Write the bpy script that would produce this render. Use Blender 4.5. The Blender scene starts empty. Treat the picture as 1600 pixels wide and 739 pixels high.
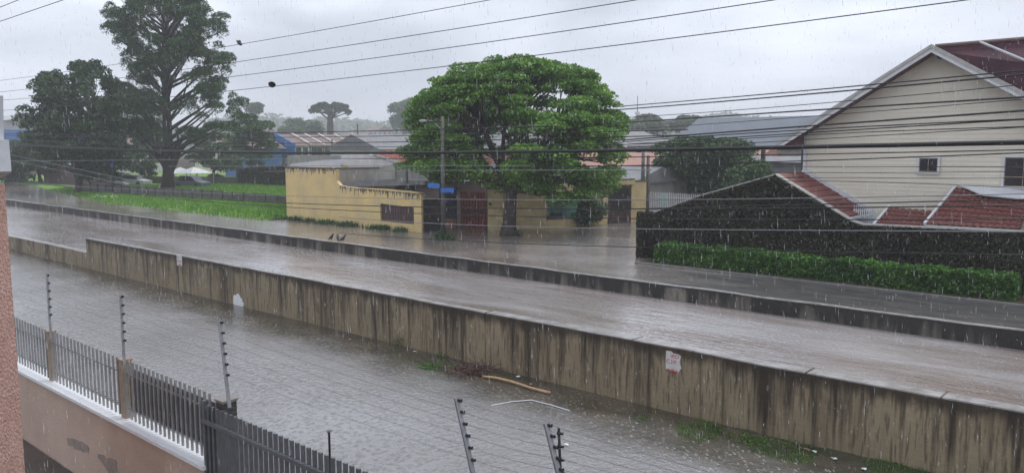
import bpy, math, random
import numpy as np
from mathutils import Vector, noise as mn

C = bpy.context.scene.collection
sc = bpy.context.scene
R = math.radians
rnd = random.Random(7)
rng = np.random.default_rng(7)

# ------------------------------------------------------------------ camera
FPX = 1250.0; H = 5.5
PITCH = math.atan(141.5 / FPX); YAW = R(131.1)
cd = bpy.data.cameras.new('camera'); cam = bpy.data.objects.new('camera', cd); C.objects.link(cam)
cam.location = (0, 0, H)
cam.rotation_euler = (math.pi / 2 - PITCH, 0, YAW - math.pi / 2)
cd.sensor_fit = 'HORIZONTAL'; cd.sensor_width = 36; cd.lens = 36 * FPX / 1600
cd.clip_start = 0.1; cd.clip_end = 4000
sc.camera = cam
# ------------------------------------------------------------------ light
sc.view_settings.view_transform = 'Standard'; sc.view_settings.look = 'None'
sc.view_settings.gamma = 1; sc.view_settings.exposure = 1.1
sc.view_settings.use_curve_mapping = False
sc.cycles.max_bounces = 6; sc.cycles.volume_bounces = 1; sc.cycles.transparent_max_bounces = 12
sc.cycles.caustics_reflective = False; sc.cycles.caustics_refractive = False
SUN_EL, SUN_AZ = R(62), R(200)
w = bpy.data.worlds.new('World'); sc.world = w; w.use_nodes = True
nt = w.node_tree; nt.nodes.clear()
def wn(t, **k):
    n = nt.nodes.new(t)
    for a, b in k.items(): setattr(n, a, b)
    return n
out = wn('ShaderNodeOutputWorld'); bg = wn('ShaderNodeBackground'); nt.links.new(bg.outputs[0], out.inputs[0])
sky = wn('ShaderNodeTexSky', sky_type='NISHITA', sun_disc=False)
sky.sun_elevation = SUN_EL; sky.sun_rotation = SUN_AZ; sky.dust_density = 4; sky.air_density = 1.5
hs = wn('ShaderNodeHueSaturation'); hs.inputs['Saturation'].default_value = 0.12
nt.links.new(sky.outputs[0], hs.inputs['Color'])
tc = wn('ShaderNodeTexCoord'); mp = wn('ShaderNodeMapping'); mp.inputs['Scale'].default_value = (1, 1, 3.2)
nt.links.new(tc.outputs['Generated'], mp.inputs[0])
nz = wn('ShaderNodeTexNoise'); nz.inputs['Scale'].default_value = 2.3; nz.inputs['Detail'].default_value = 6; nz.inputs['Distortion'].default_value = .5
nt.links.new(mp.outputs[0], nz.inputs['Vector'])
cr = wn('ShaderNodeValToRGB'); cr.color_ramp.elements[0].position = .36; cr.color_ramp.elements[1].position = .66
cr.color_ramp.elements[0].color = (.50, .525, .58, 1); cr.color_ramp.elements[1].color = (.90, .92, .97, 1)
nt.links.new(nz.outputs['Fac'], cr.inputs[0])
# an overcast layer: mostly even cloud colour, a little of the clear sky's own gradient
mixc = wn('ShaderNodeMix', data_type='RGBA'); mixc.inputs[0].default_value = .8
mixc.inputs[7].default_value = (6.1, 6.35, 6.85, 1)
nt.links.new(hs.outputs[0], mixc.inputs[6])
mul = wn('ShaderNodeMix', data_type='RGBA', blend_type='MULTIPLY'); mul.inputs[0].default_value = 1
nt.links.new(mixc.outputs[2], mul.inputs[6]); nt.links.new(cr.outputs[0], mul.inputs[7])
nt.links.new(mul.outputs[2], bg.inputs[0]); bg.inputs[1].default_value = 0.105
sl = bpy.data.lights.new('sun', 'SUN'); sl.energy = 0.9; sl.angle = R(30); sl.color = (1, .97, .93)
so = bpy.data.objects.new('sun', sl); C.objects.link(so)
so.rotation_euler = (math.pi / 2 - SUN_EL, 0, math.pi - SUN_AZ + math.pi)

# ------------------------------------------------------------------ survey helpers (photo point -> metres on a plane)
_F = (math.cos(YAW) * math.cos(PITCH), math.sin(YAW) * math.cos(PITCH), -math.sin(PITCH))
_R = (math.sin(YAW), -math.cos(YAW), 0)
_U = (math.cos(YAW) * math.sin(PITCH), math.sin(YAW) * math.sin(PITCH), math.cos(PITCH))
def ray(x, y):
    a = (x - 800) / FPX; b = (369.5 - y) / FPX
    return [_F[i] + a * _R[i] + b * _U[i] for i in range(3)]
def Pz(x, y, z=0.5):
    d = ray(x, y); t = (z - H) / d[2]; return Vector((d[0] * t, d[1] * t, z))
def PY(x, y, Y):
    d = ray(x, y); t = Y / d[1]; return Vector((d[0] * t, Y, H + d[2] * t))
def PX(x, y, X):
    d = ray(x, y); t = X / d[0]; return Vector((X, d[1] * t, H + d[2] * t))
def PD(x, y, D):
    d = ray(x, y); return Vector((d[0] * D, d[1] * D, H + d[2] * D))

# ------------------------------------------------------------------ materials
def mat(name, col, rough=.7, spec=.5, metal=0, var=None, vscale=3, bump=0, bscale=20, vstretch=(1, 1, 1), island=0, coord='Position', detail=5):
    m = bpy.data.materials.new(name); m.use_nodes = True
    t = m.node_tree; b = t.nodes['Principled BSDF']
    b.inputs['Roughness'].default_value = rough; b.inputs['Metallic'].default_value = metal
    b.inputs['Specular IOR Level'].default_value = spec
    b.inputs['Base Color'].default_value = (*col, 1)
    g = t.nodes.new('ShaderNodeNewGeometry'); src = g.outputs['Position']
    if coord == 'Object':
        g2 = t.nodes.new('ShaderNodeTexCoord'); src = g2.outputs['Object']
    mp = t.nodes.new('ShaderNodeMapping'); mp.inputs['Scale'].default_value = vstretch
    t.links.new(src, mp.inputs[0])
    last = None
    if var is not None:
        n = t.nodes.new('ShaderNodeTexNoise'); n.inputs['Scale'].default_value = vscale; n.inputs['Detail'].default_value = detail
        n.inputs['Roughness'].default_value = .65
        t.links.new(mp.outputs[0], n.inputs['Vector'])
        r = t.nodes.new('ShaderNodeValToRGB'); r.color_ramp.elements[0].position = .35; r.color_ramp.elements[1].position = .68
        r.color_ramp.elements[0].color = (*var, 1); r.color_ramp.elements[1].color = (*col, 1)
        t.links.new(n.outputs['Fac'], r.inputs[0]); last = r.outputs[0]
    if island:
        h = t.nodes.new('ShaderNodeHueSaturation')
        mr = t.nodes.new('ShaderNodeMapRange'); mr.inputs[3].default_value = 1 - island; mr.inputs[4].default_value = 1 + island
        t.links.new(g.outputs['Random Per Island'], mr.inputs[0]); t.links.new(mr.outputs[0], h.inputs['Value'])
        mr2 = t.nodes.new('ShaderNodeMapRange'); mr2.inputs[3].default_value = .53; mr2.inputs[4].default_value = .475
        t.links.new(g.outputs['Random Per Island'], mr2.inputs[0]); t.links.new(mr2.outputs[0], h.inputs['Hue'])
        if last: t.links.new(last, h.inputs['Color'])
        else: h.inputs['Color'].default_value = (*col, 1)
        last = h.outputs[0]
    if last: t.links.new(last, b.inputs['Base Color'])
    if bump:
        n = t.nodes.new('ShaderNodeTexNoise'); n.inputs['Scale'].default_value = bscale; n.inputs['Detail'].default_value = 4
        t.links.new(mp.outputs[0], n.inputs['Vector'])
        bp = t.nodes.new('ShaderNodeBump'); bp.inputs['Strength'].default_value = bump; bp.inputs['Distance'].default_value = .05
        t.links.new(n.outputs['Fac'], bp.inputs['Height']); t.links.new(bp.outputs[0], b.inputs['Normal'])
    m['_'] = 1
    return m

def leafmat(name, col, var, isl=.35, rough=.45):
    m = mat(name, col, rough, .35, var=var, vscale=.9, island=isl)
    t = m.node_tree; b = t.nodes['Principled BSDF']
    tr = t.nodes.new('ShaderNodeBsdfTranslucent'); mx = t.nodes.new('ShaderNodeMixShader'); mx.inputs[0].default_value = .28
    src = b.inputs['Base Color'].links[0].from_socket
    t.links.new(src, tr.inputs[0])
    o = t.nodes['Material Output']
    t.links.new(b.outputs[0], mx.inputs[1]); t.links.new(tr.outputs[0], mx.inputs[2]); t.links.new(mx.outputs[0], o.inputs[0])
    return m

def concrete(name, base, stain, top, depth, black=.9, dens=.5, sx=3.0):
    """board-cast concrete with run-off stains starting at the wall's top"""
    m = bpy.data.materials.new(name); m.use_nodes = True; t = m.node_tree; N = t.nodes.new; L = t.links.new
    b = t.nodes['Principled BSDF']; b.inputs['Roughness'].default_value = .55; b.inputs['Specular IOR Level'].default_value = .35
    g = N('ShaderNodeNewGeometry'); sp = N('ShaderNodeSeparateXYZ'); L(g.outputs['Position'], sp.inputs[0])
    def noise(scale, st, det=4, rough=.6):
        mp = N('ShaderNodeMapping'); mp.inputs['Scale'].default_value = st; L(g.outputs['Position'], mp.inputs[0])
        n = N('ShaderNodeTexNoise'); n.inputs['Scale'].default_value = scale; n.inputs['Detail'].default_value = det; n.inputs['Roughness'].default_value = rough
        L(mp.outputs[0], n.inputs['Vector']); return n.outputs['Fac']
    def ma(op, a, c, clamp=False):
        x = N('ShaderNodeMath'); x.operation = op; x.use_clamp = clamp
        for i, v in enumerate((a, c)):
            if isinstance(v, (int, float)): x.inputs[i].default_value = v
            else: L(v, x.inputs[i])
        return x.outputs[0]
    def mixc(f, a, c):
        x = N('ShaderNodeMix'); x.data_type = 'RGBA'
        if isinstance(f, (int, float)): x.inputs[0].default_value = f
        else: L(f, x.inputs[0])
        for i, v in ((6, a), (7, c)):
            if isinstance(v, tuple): x.inputs[i].default_value = (*v, 1)
            else: L(v, x.inputs[i])
        return x.outputs[2]
    def ramp(v, a, c):
        x = N('ShaderNodeMapRange'); x.inputs[1].default_value = a; x.inputs[2].default_value = c; L(v, x.inputs[0]); return x.outputs[0]
    col = mixc(ramp(noise(1.3, (1, 1, 1)), .3, .7), tuple(c * .78 for c in base), base)
    col = mixc(ma('MULTIPLY', ramp(noise(14, (1, 1, 1), 6, .75), .45, .75), .35), col, tuple(c * .5 for c in base))
    # down from the top edge, 0 at top .. 1 at depth
    d = ma('DIVIDE', ma('SUBTRACT', top, sp.outputs[2]), depth)
    s1 = noise(sx, (1, .1, .06), 3, .7)            # narrow streaks
    s2 = noise(sx * .17, (1, .1, .05), 2)          # broad wet patches
    f1 = ramp(ma('SUBTRACT', ma('ADD', s1, ma('MULTIPLY', s2, .5)), ma('MULTIPLY', d, .10)), .725 - dens * .1, .915 - dens * .1)
    f2 = ramp(ma('SUBTRACT', s2, ma('MULTIPLY', d, .05)), .47, .60)
    col = mixc(ma('MULTIPLY', f2, .62), col, tuple(c * .45 for c in base))
    col = mixc(ma('MULTIPLY', f1, black), col, stain)
    s3 = noise(sx * 3.5, (1, .1, .12), 2)
    col = mixc(ma('MULTIPLY', ramp(ma('SUBTRACT', s3, ma('MULTIPLY', d, .05)), .49, .62), .6), col, stain)
    band = ramp(ma('SUBTRACT', ma('MULTIPLY', noise(3.5, (1, 1, .3), 5), .42), d), 0, .14)
    col = mixc(ma('MULTIPLY', band, .85), col, (stain[0] * .8, stain[1] * .8, stain[2] * .8))
    # formwork joints
    w_ = N('ShaderNodeMath'); w_.operation = 'PINGPONG'; L(ma('ADD', sp.outputs[0], ma('MULTIPLY', noise(.4, (1, 1, 0)), .5)), w_.inputs[0]); w_.inputs[1].default_value = .62
    j = ramp(w_.outputs[0], .012, .0)
    col = mixc(ma('MULTIPLY', j, .3), col, tuple(c * .25 for c in base))
    # upward faces are a plain mottled grey and smoother
    nz_ = N('ShaderNodeSeparateXYZ'); L(g.outputs['Normal'], nz_.inputs[0])
    upf = ramp(nz_.outputs[2], .6, .9)
    col = mixc(upf, col, mixc(ramp(noise(3, (1, 1, 1)), .35, .65), (.20, .19, .18), (.36, .35, .34)))
    L(col, b.inputs['Base Color'])
    L(ma('SUBTRACT', .6, ma('MULTIPLY', upf, .34)), b.inputs['Roughness'])
    bp = N('ShaderNodeBump'); bp.inputs['Strength'].default_value = .5; bp.inputs['Distance'].default_value = .03
    L(ma('SUBTRACT', noise(9, (1, 1, 1), 6, .7), ma('MULTIPLY', j, .5)), bp.inputs['Height']); L(bp.outputs[0], b.inputs['Normal'])
    return m

def water(name, col, col2, rough, scale, strength, stretch=(1, 1, 1), drops=1.0, asphalt=None, ior=2.1, wall_reflection=None):
    m = bpy.data.materials.new(name); m.use_nodes = True; t = m.node_tree; N = t.nodes.new; L = t.links.new
    b = t.nodes['Principled BSDF']; b.inputs['Roughness'].default_value = rough; b.inputs['IOR'].default_value = ior
    b.inputs['Specular IOR Level'].default_value = .5
    g = N('ShaderNodeNewGeometry')
    def noise(s, st, det=3, dist=0.0):
        mp = N('ShaderNodeMapping'); mp.inputs['Scale'].default_value = st; L(g.outputs['Position'], mp.inputs[0])
        n = N('ShaderNodeTexNoise'); n.inputs['Scale'].default_value = s; n.inputs['Detail'].default_value = det; n.inputs['Distortion'].default_value = dist
        L(mp.outputs[0], n.inputs['Vector']); return n.outputs['Fac']
    def ma(op, a, c):
        x = N('ShaderNodeMath'); x.operation = op
        for i, v in enumerate((a, c)):
            if isinstance(v, (int, float)): x.inputs[i].default_value = v
            else: L(v, x.inputs[i])
        return x.outputs[0]
    r = N('ShaderNodeValToRGB'); r.color_ramp.elements[0].position = .35; r.color_ramp.elements[1].position = .65
    r.color_ramp.elements[0].color = (*col, 1); r.color_ramp.elements[1].color = (*col2, 1)
    L(noise(.35, stretch, 5, .6), r.inputs[0]); colo = r.outputs[0]
    h = ma('ADD', ma('MULTIPLY', noise(scale, stretch, 3, .4), 1.0), ma('MULTIPLY', noise(scale * 3.1, stretch, 2), .45))
    # rings where drops land
    v = N('ShaderNodeTexVoronoi'); v.inputs['Scale'].default_value = 8; L(g.outputs['Position'], v.inputs['Vector'])
    ring = ma('SINE', ma('MULTIPLY', v.outputs['Distance'], 34.0), 0)
    fall = N('ShaderNodeMapRange'); fall.inputs[1].default_value = .0; fall.inputs[2].default_value = .55; fall.inputs[3].default_value = 1; fall.inputs[4].default_value = 0
    L(v.outputs['Distance'], fall.inputs[0])
    h = ma('ADD', h, ma('MULTIPLY', ma('MULTIPLY', ring, fall.outputs[0]), .22 * drops))
    bp = N('ShaderNodeBump'); bp.inputs['Strength'].default_value = strength; bp.inputs['Distance'].default_value = .03
    L(h, bp.inputs['Height']); L(bp.outputs[0], b.inputs['Normal'])
    if wall_reflection:      # wall's dark reflection painted into the water colour, in muddy verge tones
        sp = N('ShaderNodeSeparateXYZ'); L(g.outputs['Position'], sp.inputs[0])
        mr = N('ShaderNodeMapRange'); mr.interpolation_type = 'SMOOTHSTEP'; mr.inputs[1].default_value = wall_reflection[0]; mr.inputs[2].default_value = wall_reflection[1]
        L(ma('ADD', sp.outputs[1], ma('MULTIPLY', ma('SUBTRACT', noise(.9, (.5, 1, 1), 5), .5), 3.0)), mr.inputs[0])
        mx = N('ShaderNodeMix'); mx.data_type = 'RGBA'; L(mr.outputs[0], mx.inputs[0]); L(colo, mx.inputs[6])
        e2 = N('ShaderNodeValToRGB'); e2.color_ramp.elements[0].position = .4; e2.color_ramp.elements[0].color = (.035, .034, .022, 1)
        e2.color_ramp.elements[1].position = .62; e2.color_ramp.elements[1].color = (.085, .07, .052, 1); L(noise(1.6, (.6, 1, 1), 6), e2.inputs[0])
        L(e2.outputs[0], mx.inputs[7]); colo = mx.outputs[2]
    if asphalt:
        x0, x1 = asphalt
        sp = N('ShaderNodeSeparateXYZ'); L(g.outputs['Position'], sp.inputs[0])
        mr = N('ShaderNodeMapRange'); mr.inputs[1].default_value = x0; mr.inputs[2].default_value = x1
        L(ma('ADD', sp.outputs[0], ma('MULTIPLY', ma('SUBTRACT', noise(.5, (.5, 1.6, 1), 5), .5), 14)), mr.inputs[0])
        mx = N('ShaderNodeMix'); mx.data_type = 'RGBA'; L(mr.outputs[0], mx.inputs[0]); L(colo, mx.inputs[6])
        mud = N('ShaderNodeMapRange'); mud.inputs[1].default_value = 25.6; mud.inputs[2].default_value = 24.6
        L(ma('ADD', sp.outputs[1], ma('MULTIPLY', noise(1.1, (.4, 1, 1), 4), 1.0)), mud.inputs[0])
        mc = N('ShaderNodeMix'); mc.data_type = 'RGBA'; L(mud.outputs[0], mc.inputs[0])
        ar = N('ShaderNodeValToRGB'); ar.color_ramp.elements[0].position = .4; ar.color_ramp.elements[0].color = (.035, .035, .037, 1)
        ar.color_ramp.elements[1].position = .65; ar.color_ramp.elements[1].color = (.075, .07, .066, 1); L(noise(1.8, (.4, 1.3, 1), 6), ar.inputs[0])
        L(ar.outputs[0], mc.inputs[6]); mc.inputs[7].default_value = (.12, .085, .07, 1)
        L(mc.outputs[2], mx.inputs[7]); colo = mx.outputs[2]
        rr = N('ShaderNodeMapRange'); rr.inputs[3].default_value = rough; rr.inputs[4].default_value = .42; L(mr.outputs[0], rr.inputs[0])
        L(rr.outputs[0], b.inputs['Roughness'])
        r2 = N('ShaderNodeMapRange'); r2.inputs[3].default_value = .5; r2.inputs[4].default_value = .12; L(mr.outputs[0], r2.inputs[0]); L(r2.outputs[0], b.inputs['Specular IOR Level'])
    L(colo, b.inputs['Base Color'])
    return m

M = {}
M['near_water'] = water('flood_water', (.18, .172, .168), (.235, .23, .232), .07, 7, .7, (1, 1, 1), 1.0, ior=2.2, wall_reflection=(11.4, 13.9))
M['canal_water'] = water('canal_water', (.205, .168, .148), (.36, .345, .345), .10, 2.2, .9, (.4, 1.3, 1), .5)
M['street'] = water('flooded_street', (.16, .132, .115), (.27, .24, .22), .09, 3.5, .7, (.6, 1.2, 1), .6, asphalt=(-19, -13))
M['wall1'] = concrete('river_wall_concrete', (.32, .255, .165), (.034, .024, .016), 1.37, 1.37, .95, .55, 4.2)
M['wall2'] = concrete('far_wall_concrete', (.24, .215, .18), (.022, .020, .018), .8, .5, .97, 1.9, 1.3)
M['concrete'] = mat('concrete', (.30, .28, .25), .6, var=(.17, .155, .135), vscale=2, bump=.3)
M['pole'] = mat('pole_concrete', (.12, .115, .11), .6, var=(.065, .06, .06), vscale=4, vstretch=(1, 1, .3))
M['darkpole'] = mat('dark_pole', (.04, .038, .037), .6)
M['plaster'] = mat('tan_plaster', (.54, .40, .32), .75, var=(.45, .33, .26), vscale=1.6, bump=.15, bscale=30)
M['plasterdirt'] = mat('grey_patch', (.22, .19, .17), .8, var=(.36, .28, .23), vscale=8)
M['pinkstucco'] = mat('pink_stucco', (.80, .50, .41), .85, var=(.66, .39, .31), vscale=14, bump=1.0, bscale=60, vstretch=(1, 1, .45))
M['whitewash'] = mat('white_ledge', (.78, .79, .80), .35)
M['pillar'] = mat('brown_pillar', (.38, .29, .205), .7, var=(.24, .18, .125), vscale=5, bump=.3)
M['brick'] = mat('wet_brick', (.075, .062, .055), .5, var=(.04, .034, .03), vscale=6, bump=.5)
M['grey_metal'] = mat('galvanised_steel', (.40, .40, .40), .38, metal=.35, var=(.27, .27, .27), vscale=7)
M['postbar'] = mat('dull_steel', (.23, .23, .24), .4, metal=.3, var=(.16, .16, .17), vscale=9)
M['dark_metal'] = mat('dark_painted_steel', (.12, .125, .135), .35, var=(.085, .09, .095), vscale=8)
M['black'] = mat('black_plastic', (.012, .012, .014), .35)
M['wire'] = mat('cable', (.014, .014, .016), .45)
M['wirelt'] = mat('wet_thin_cable', (.20, .20, .215), .3)
M['ewire'] = mat('thin_steel_wire', (.11, .11, .12), .4)
M['yellow'] = mat('yellow_paint', (.74, .55, .22), .7, var=(.56, .44, .23), vscale=.9, bump=.1)
M['yellowb'] = mat('yellow_paint_patch', (.68, .54, .27), .7, var=(.50, .40, .21), vscale=2.3)
M['moss'] = mat('black_moss', (.06, .055, .05), .9, var=(.13, .115, .09), vscale=5)
M['bare'] = mat('grey_render', (.36, .35, .32), .8, var=(.235, .23, .21), vscale=1.6, vstretch=(1, 1, .6))
M['whitewall'] = mat('white_wall', (.62, .61, .60), .7, var=(.50, .49, .48), vscale=1.2)
M['pink'] = mat('pink_wall', (.42, .335, .30), .7, var=(.33, .26, .235), vscale=1.3)
M['cream'] = mat('cream_siding', (.74, .69, .57), .55, var=(.64, .595, .49), vscale=.6, vstretch=(.4, 1, 1))
M['white'] = mat('white_paint', (.66, .68, .70), .45, var=(.55, .56, .58), vscale=3)
M['coping'] = mat('pale_coping', (.45, .44, .42), .45, var=(.33, .32, .30), vscale=4)
M['purple'] = mat('maroon_roof', (.085, .032, .042), .75, .3, var=(.055, .022, .032), vscale=1.5)
M['redtile'] = mat('red_clay_tiles', (.20, .06, .05), .6, var=(.12, .038, .032), vscale=6)
M['redtile2'] = mat('bright_red_tiles', (.33, .085, .05), .55, var=(.22, .06, .04), vscale=3)
M['maroonsoft'] = mat('maroon_soffit', (.085, .022, .024), .6)
M['browntile'] = mat('old_brown_tiles', (.20, .125, .105), .6, var=(.14, .095, .085), vscale=1.2)
M['fibre'] = mat('fibre_cement', (.22, .22, .225), .6, var=(.14, .14, .145), vscale=1.5)
M['fibredark'] = mat('mouldy_fibre_cement', (.075, .075, .078), .6, var=(.04, .04, .042), vscale=2)
M['slate'] = mat('grey_sheet_roof', (.105, .125, .15), .5, var=(.085, .10, .125), vscale=.5)
M['orange'] = mat('orange_roof', (.40, .20, .15), .6, var=(.30, .16, .12), vscale=1.5)
M['blue'] = mat('blue_paint', (.06, .17, .42), .5, var=(.03, .12, .36), vscale=1)
M['bluesign'] = mat('blue_sign', (.03, .14, .48), .4)
M['glass'] = mat('dark_glass', (.02, .024, .03), .08)
M['doorblue'] = mat('dark_blue_door', (.045, .06, .085), .5, var=(.03, .04, .055), vscale=4)
M['reddoor'] = mat('weathered_red_gate', (.45, .075, .04), .5, var=(.20, .045, .03), vscale=3)
M['rust'] = mat('rusty_brown', (.10, .055, .05), .6, var=(.06, .035, .035), vscale=2.5)
M['teal'] = mat('teal_paint', (.16, .42, .36), .5, var=(.12, .33, .29), vscale=2)
M['bark'] = mat('bark', (.065, .05, .042), .75, var=(.03, .024, .022), vscale=5, bump=.7, bscale=9, vstretch=(1, 1, .35))
M['barkp'] = mat('pine_bark', (.06, .042, .038), .8, var=(.03, .023, .022), vscale=3, bump=.8, bscale=6, vstretch=(1, 1, .4))
M['darkpanel'] = mat('weathered_panels', (.11, .10, .095), .6, var=(.05, .046, .043), vscale=2)
M['weed'] = leafmat('weed_leaves', (.14, .26, .05), (.07, .13, .035), .4)
M['leaf_main'] = leafmat('bright_leaves', (.20, .38, .055), (.07, .17, .03))
M['leaf_dark'] = leafmat('dark_leaves', (.055, .12, .036), (.032, .072, .026))
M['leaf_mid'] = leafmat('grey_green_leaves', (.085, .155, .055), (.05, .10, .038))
M['needle'] = leafmat('pine_needles', (.062, .135, .038), (.032, .078, .028), .3)
M['leaf_hedge'] = leafmat('hedge_leaves', (.12, .29, .04), (.045, .12, .022), .55)
M['leaf_ivy'] = leafmat('ivy_leaves', (.075, .078, .042), (.045, .038, .026), .45, .5)
M['core'] = mat('shaded_core', (.012, .022, .010), .9)  # near-black colour stands in for the shade between leaves
M['grass'] = leafmat('grass_blades', (.19, .37, .045), (.10, .23, .03), .3, .6)
M['lawn'] = mat('lawn_soil', (.16, .30, .035), .9, var=(.09, .18, .03), vscale=1.3, bump=.5, bscale=12)
M['earth'] = mat('earth', (.075, .06, .045), 1, 0, var=(.045, .045, .03), vscale=1.0, bump=.5)
M['mud'] = mat('mud_verge', (.07, .062, .04), .5, var=(.04, .05, .022), vscale=2.2, bump=.4)
M['yard'] = mat('yard_concrete', (.075, .062, .05), .4, var=(.035, .03, .026), vscale=2.5, bump=.2)
M['hill'] = mat('wooded_hill', (.035, .06, .03), 1, 0, var=(.022, .04, .022), vscale=.05)
M['wood'] = mat('pale_branch', (.50, .33, .17), .6, var=(.38, .24, .13), vscale=8)
M['twig'] = mat('red_brown_twigs', (.085, .04, .03), .6)
M['litter'] = mat('white_litter', (.7, .72, .75), .4)
M['redtxt'] = mat('red_stencil', (.50, .03, .06), .6)
M['whitetxt'] = mat('white_sprayed_paint', (.62, .62, .60), .6, var=(.5, .5, .48), vscale=12)
M['feather'] = mat('dark_feathers', (.02, .018, .018), .5)
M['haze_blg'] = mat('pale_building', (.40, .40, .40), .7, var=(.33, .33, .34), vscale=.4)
M['kerb'] = mat('kerb', (.20, .195, .19), .5, var=(.12, .115, .11), vscale=3)

# ------------------------------------------------------------------ mesh helpers
class MB:
    def __init__(s): s.v = []; s.f = []
    def box(s, x0, x1, y0, y1, z0, z1):
        n = len(s.v)
        s.v += [(x, y, z) for z in (z0, z1) for y in (y0, y1) for x in (x0, x1)]
        s.f += [tuple(n + i for i in q) for q in ((0, 2, 3, 1), (4, 5, 7, 6), (0, 1, 5, 4), (2, 6, 7, 3), (0, 4, 6, 2), (1, 3, 7, 5))]
        return s
    def poly(s, pts):
        n = len(s.v); s.v += [tuple(p) for p in pts]; s.f.append(tuple(range(n, n + len(pts)))); return s
    def prism(s, pts, vec):
        """closed solid: polygon pts extruded by vec"""
        n = len(s.v); k = len(pts); vec = Vector(vec)
        s.v += [tuple(p) for p in pts] + [tuple(Vector(p) + vec) for p in pts]
        s.f.append(tuple(range(n, n + k))); s.f.append(tuple(reversed(range(n + k, n + 2 * k))))
        for i in range(k):
            j = (i + 1) % k; s.f.append((n + i, n + k + i, n + k + j, n + j))
        return s
    def beam(s, a, b, w, h=None):
        h = h or w; a = Vector(a); b = Vector(b); d = (b - a).normalized()
        up = Vector((0, 0, 1)) if abs(d.z) < .95 else Vector((0, 1, 0))
        r = d.cross(up).normalized() * w / 2; u = r.cross(d).normalized() * h / 2
        return s.prism([a - r - u, a + r - u, a + r + u, a - r + u], b - a)
    def tube(s, pts, rad, k=6):
        pts = [Vector(p) for p in pts]; n0 = len(s.v)
        if not hasattr(rad, '__len__'): rad = [rad] * len(pts)
        for i, p in enumerate(pts):
            d = (pts[min(i + 1, len(pts) - 1)] - pts[max(i - 1, 0)])
            d = d.normalized() if d.length > 1e-9 else Vector((0, 0, 1))
            up = Vector((0, 0, 1)) if abs(d.z) < .9 else Vector((0, 1, 0))
            r = d.cross(up).normalized(); u = r.cross(d)
            for j in range(k):
                a = 2 * math.pi * j / k
                s.v.append(tuple(p + (r * math.cos(a) + u * math.sin(a)) * rad[i]))
        for i in range(len(pts) - 1):
            for j in range(k):
                a = n0 + i * k + j; b = n0 + i * k + (j + 1) % k
                s.f.append((a, b, b + k, a + k))
        s.f.append(tuple(n0 + j for j in reversed(range(k)))); s.f.append(tuple(n0 + (len(pts) - 1) * k + j for j in range(k)))
        return s
    def ball(s, c, r, seg=8, rings=5):
        c = Vector(c); r = Vector(r) if hasattr(r, '__len__') else Vector((r, r, r)); n = len(s.v)
        s.v.append((c.x, c.y, c.z + r.z))
        for i in range(1, rings):
            t = math.pi * i / rings
            for j in range(seg):
                a = 2 * math.pi * j / seg
                s.v.append((c.x + r.x * math.sin(t) * math.cos(a), c.y + r.y * math.sin(t) * math.sin(a), c.z + r.z * math.cos(t)))
        s.v.append((c.x, c.y, c.z - r.z)); e = len(s.v) - 1
        for j in range(seg):
            s.f.append((n, n + 1 + j, n + 1 + (j + 1) % seg)); b = n + 1 + (rings - 2) * seg
            s.f.append((e, b + (j + 1) % seg, b + j))
        for i in range(rings - 2):
            for j in range(seg):
                a = n + 1 + i * seg + j; b = n + 1 + i * seg + (j + 1) % seg
                s.f.append((a, a + seg, b + seg, b))
        return s
    def build(s, name, m, parent=None, smooth=False):
        return mesh_obj(name, np.array(s.v, dtype=np.float64), s.f, m, parent, smooth)

def mesh_obj(name, v, f, m, parent=None, smooth=False):
    v = np.asarray(v, dtype=np.float64).reshape(-1, 3)
    mn_, mx_ = v.min(0), v.max(0)
    if parent is None: org = np.array([(mn_[0] + mx_[0]) / 2, (mn_[1] + mx_[1]) / 2, mn_[2]])
    else:
        org = np.array(parent['_o'])
    me = bpy.data.meshes.new(name)
    if isinstance(f, np.ndarray):
        k = f.shape[1]; n = len(f)
        me.vertices.add(len(v)); me.vertices.foreach_set('co', (v - org).ravel())
        me.loops.add(n * k); me.loops.foreach_set('vertex_index', f.ravel().astype(np.int32))
        me.polygons.add(n); me.polygons.foreach_set('loop_start', np.arange(0, n * k, k, dtype=np.int32))
        me.update(calc_edges=True)
    else:
        me.from_pydata((v - org).tolist(), [], f)
    me.materials.append(m)
    if smooth: me.shade_smooth()
    o = bpy.data.objects.new(name, me); C.objects.link(o)
    if parent is not None: 
        o.parent = parent; o['_o'] = parent['_o']
    else:
        o.location = org; o['_o'] = tuple(org)
    return o

def thing(name, label, cat, loc, group=None):
    o = bpy.data.objects.new(name, None); C.objects.link(o); o.location = loc; o['_o'] = tuple(loc)
    o.empty_display_size = .2
    o['label'] = label; o['category'] = cat
    if group: o['group'] = group
    return o
def tag(o, label, cat, group=None, kind=None):
    o['label'] = label; o['category'] = cat
    if group: o['group'] = group
    if kind: o['kind'] = kind
    return o
def struct(o): o['kind'] = 'structure'; return o

def leaves(name, pts, size, m, parent=None, flat=.35, aspect=.6, jitter=.4):
    """many separate leaf faces centred on pts (n,3)"""
    n = len(pts); sz = size * (1 + jitter * rng.uniform(-1, 1, (n, 1)))
    nrm = rng.normal(size=(n, 3)); nrm[:, 2] = np.abs(nrm[:, 2]) + flat
    nrm /= np.linalg.norm(nrm, axis=1, keepdims=True)
    a = rng.normal(size=(n, 3)); a -= nrm * (a * nrm).sum(1, keepdims=True); a /= np.linalg.norm(a, axis=1, keepdims=True)
    b = np.cross(nrm, a)
    p0 = pts - a * sz * .5; p2 = pts + a * sz * .5
    p1 = pts + b * sz * aspect * .5 + nrm * sz * .12; p3 = pts - b * sz * aspect * .5 + nrm * sz * .12
    v = np.stack([p0, p1, p2, p3], 1).reshape(-1, 3)
    f = np.arange(n * 4).reshape(n, 4)
    return mesh_obj(name, v, f, m, parent)

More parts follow.
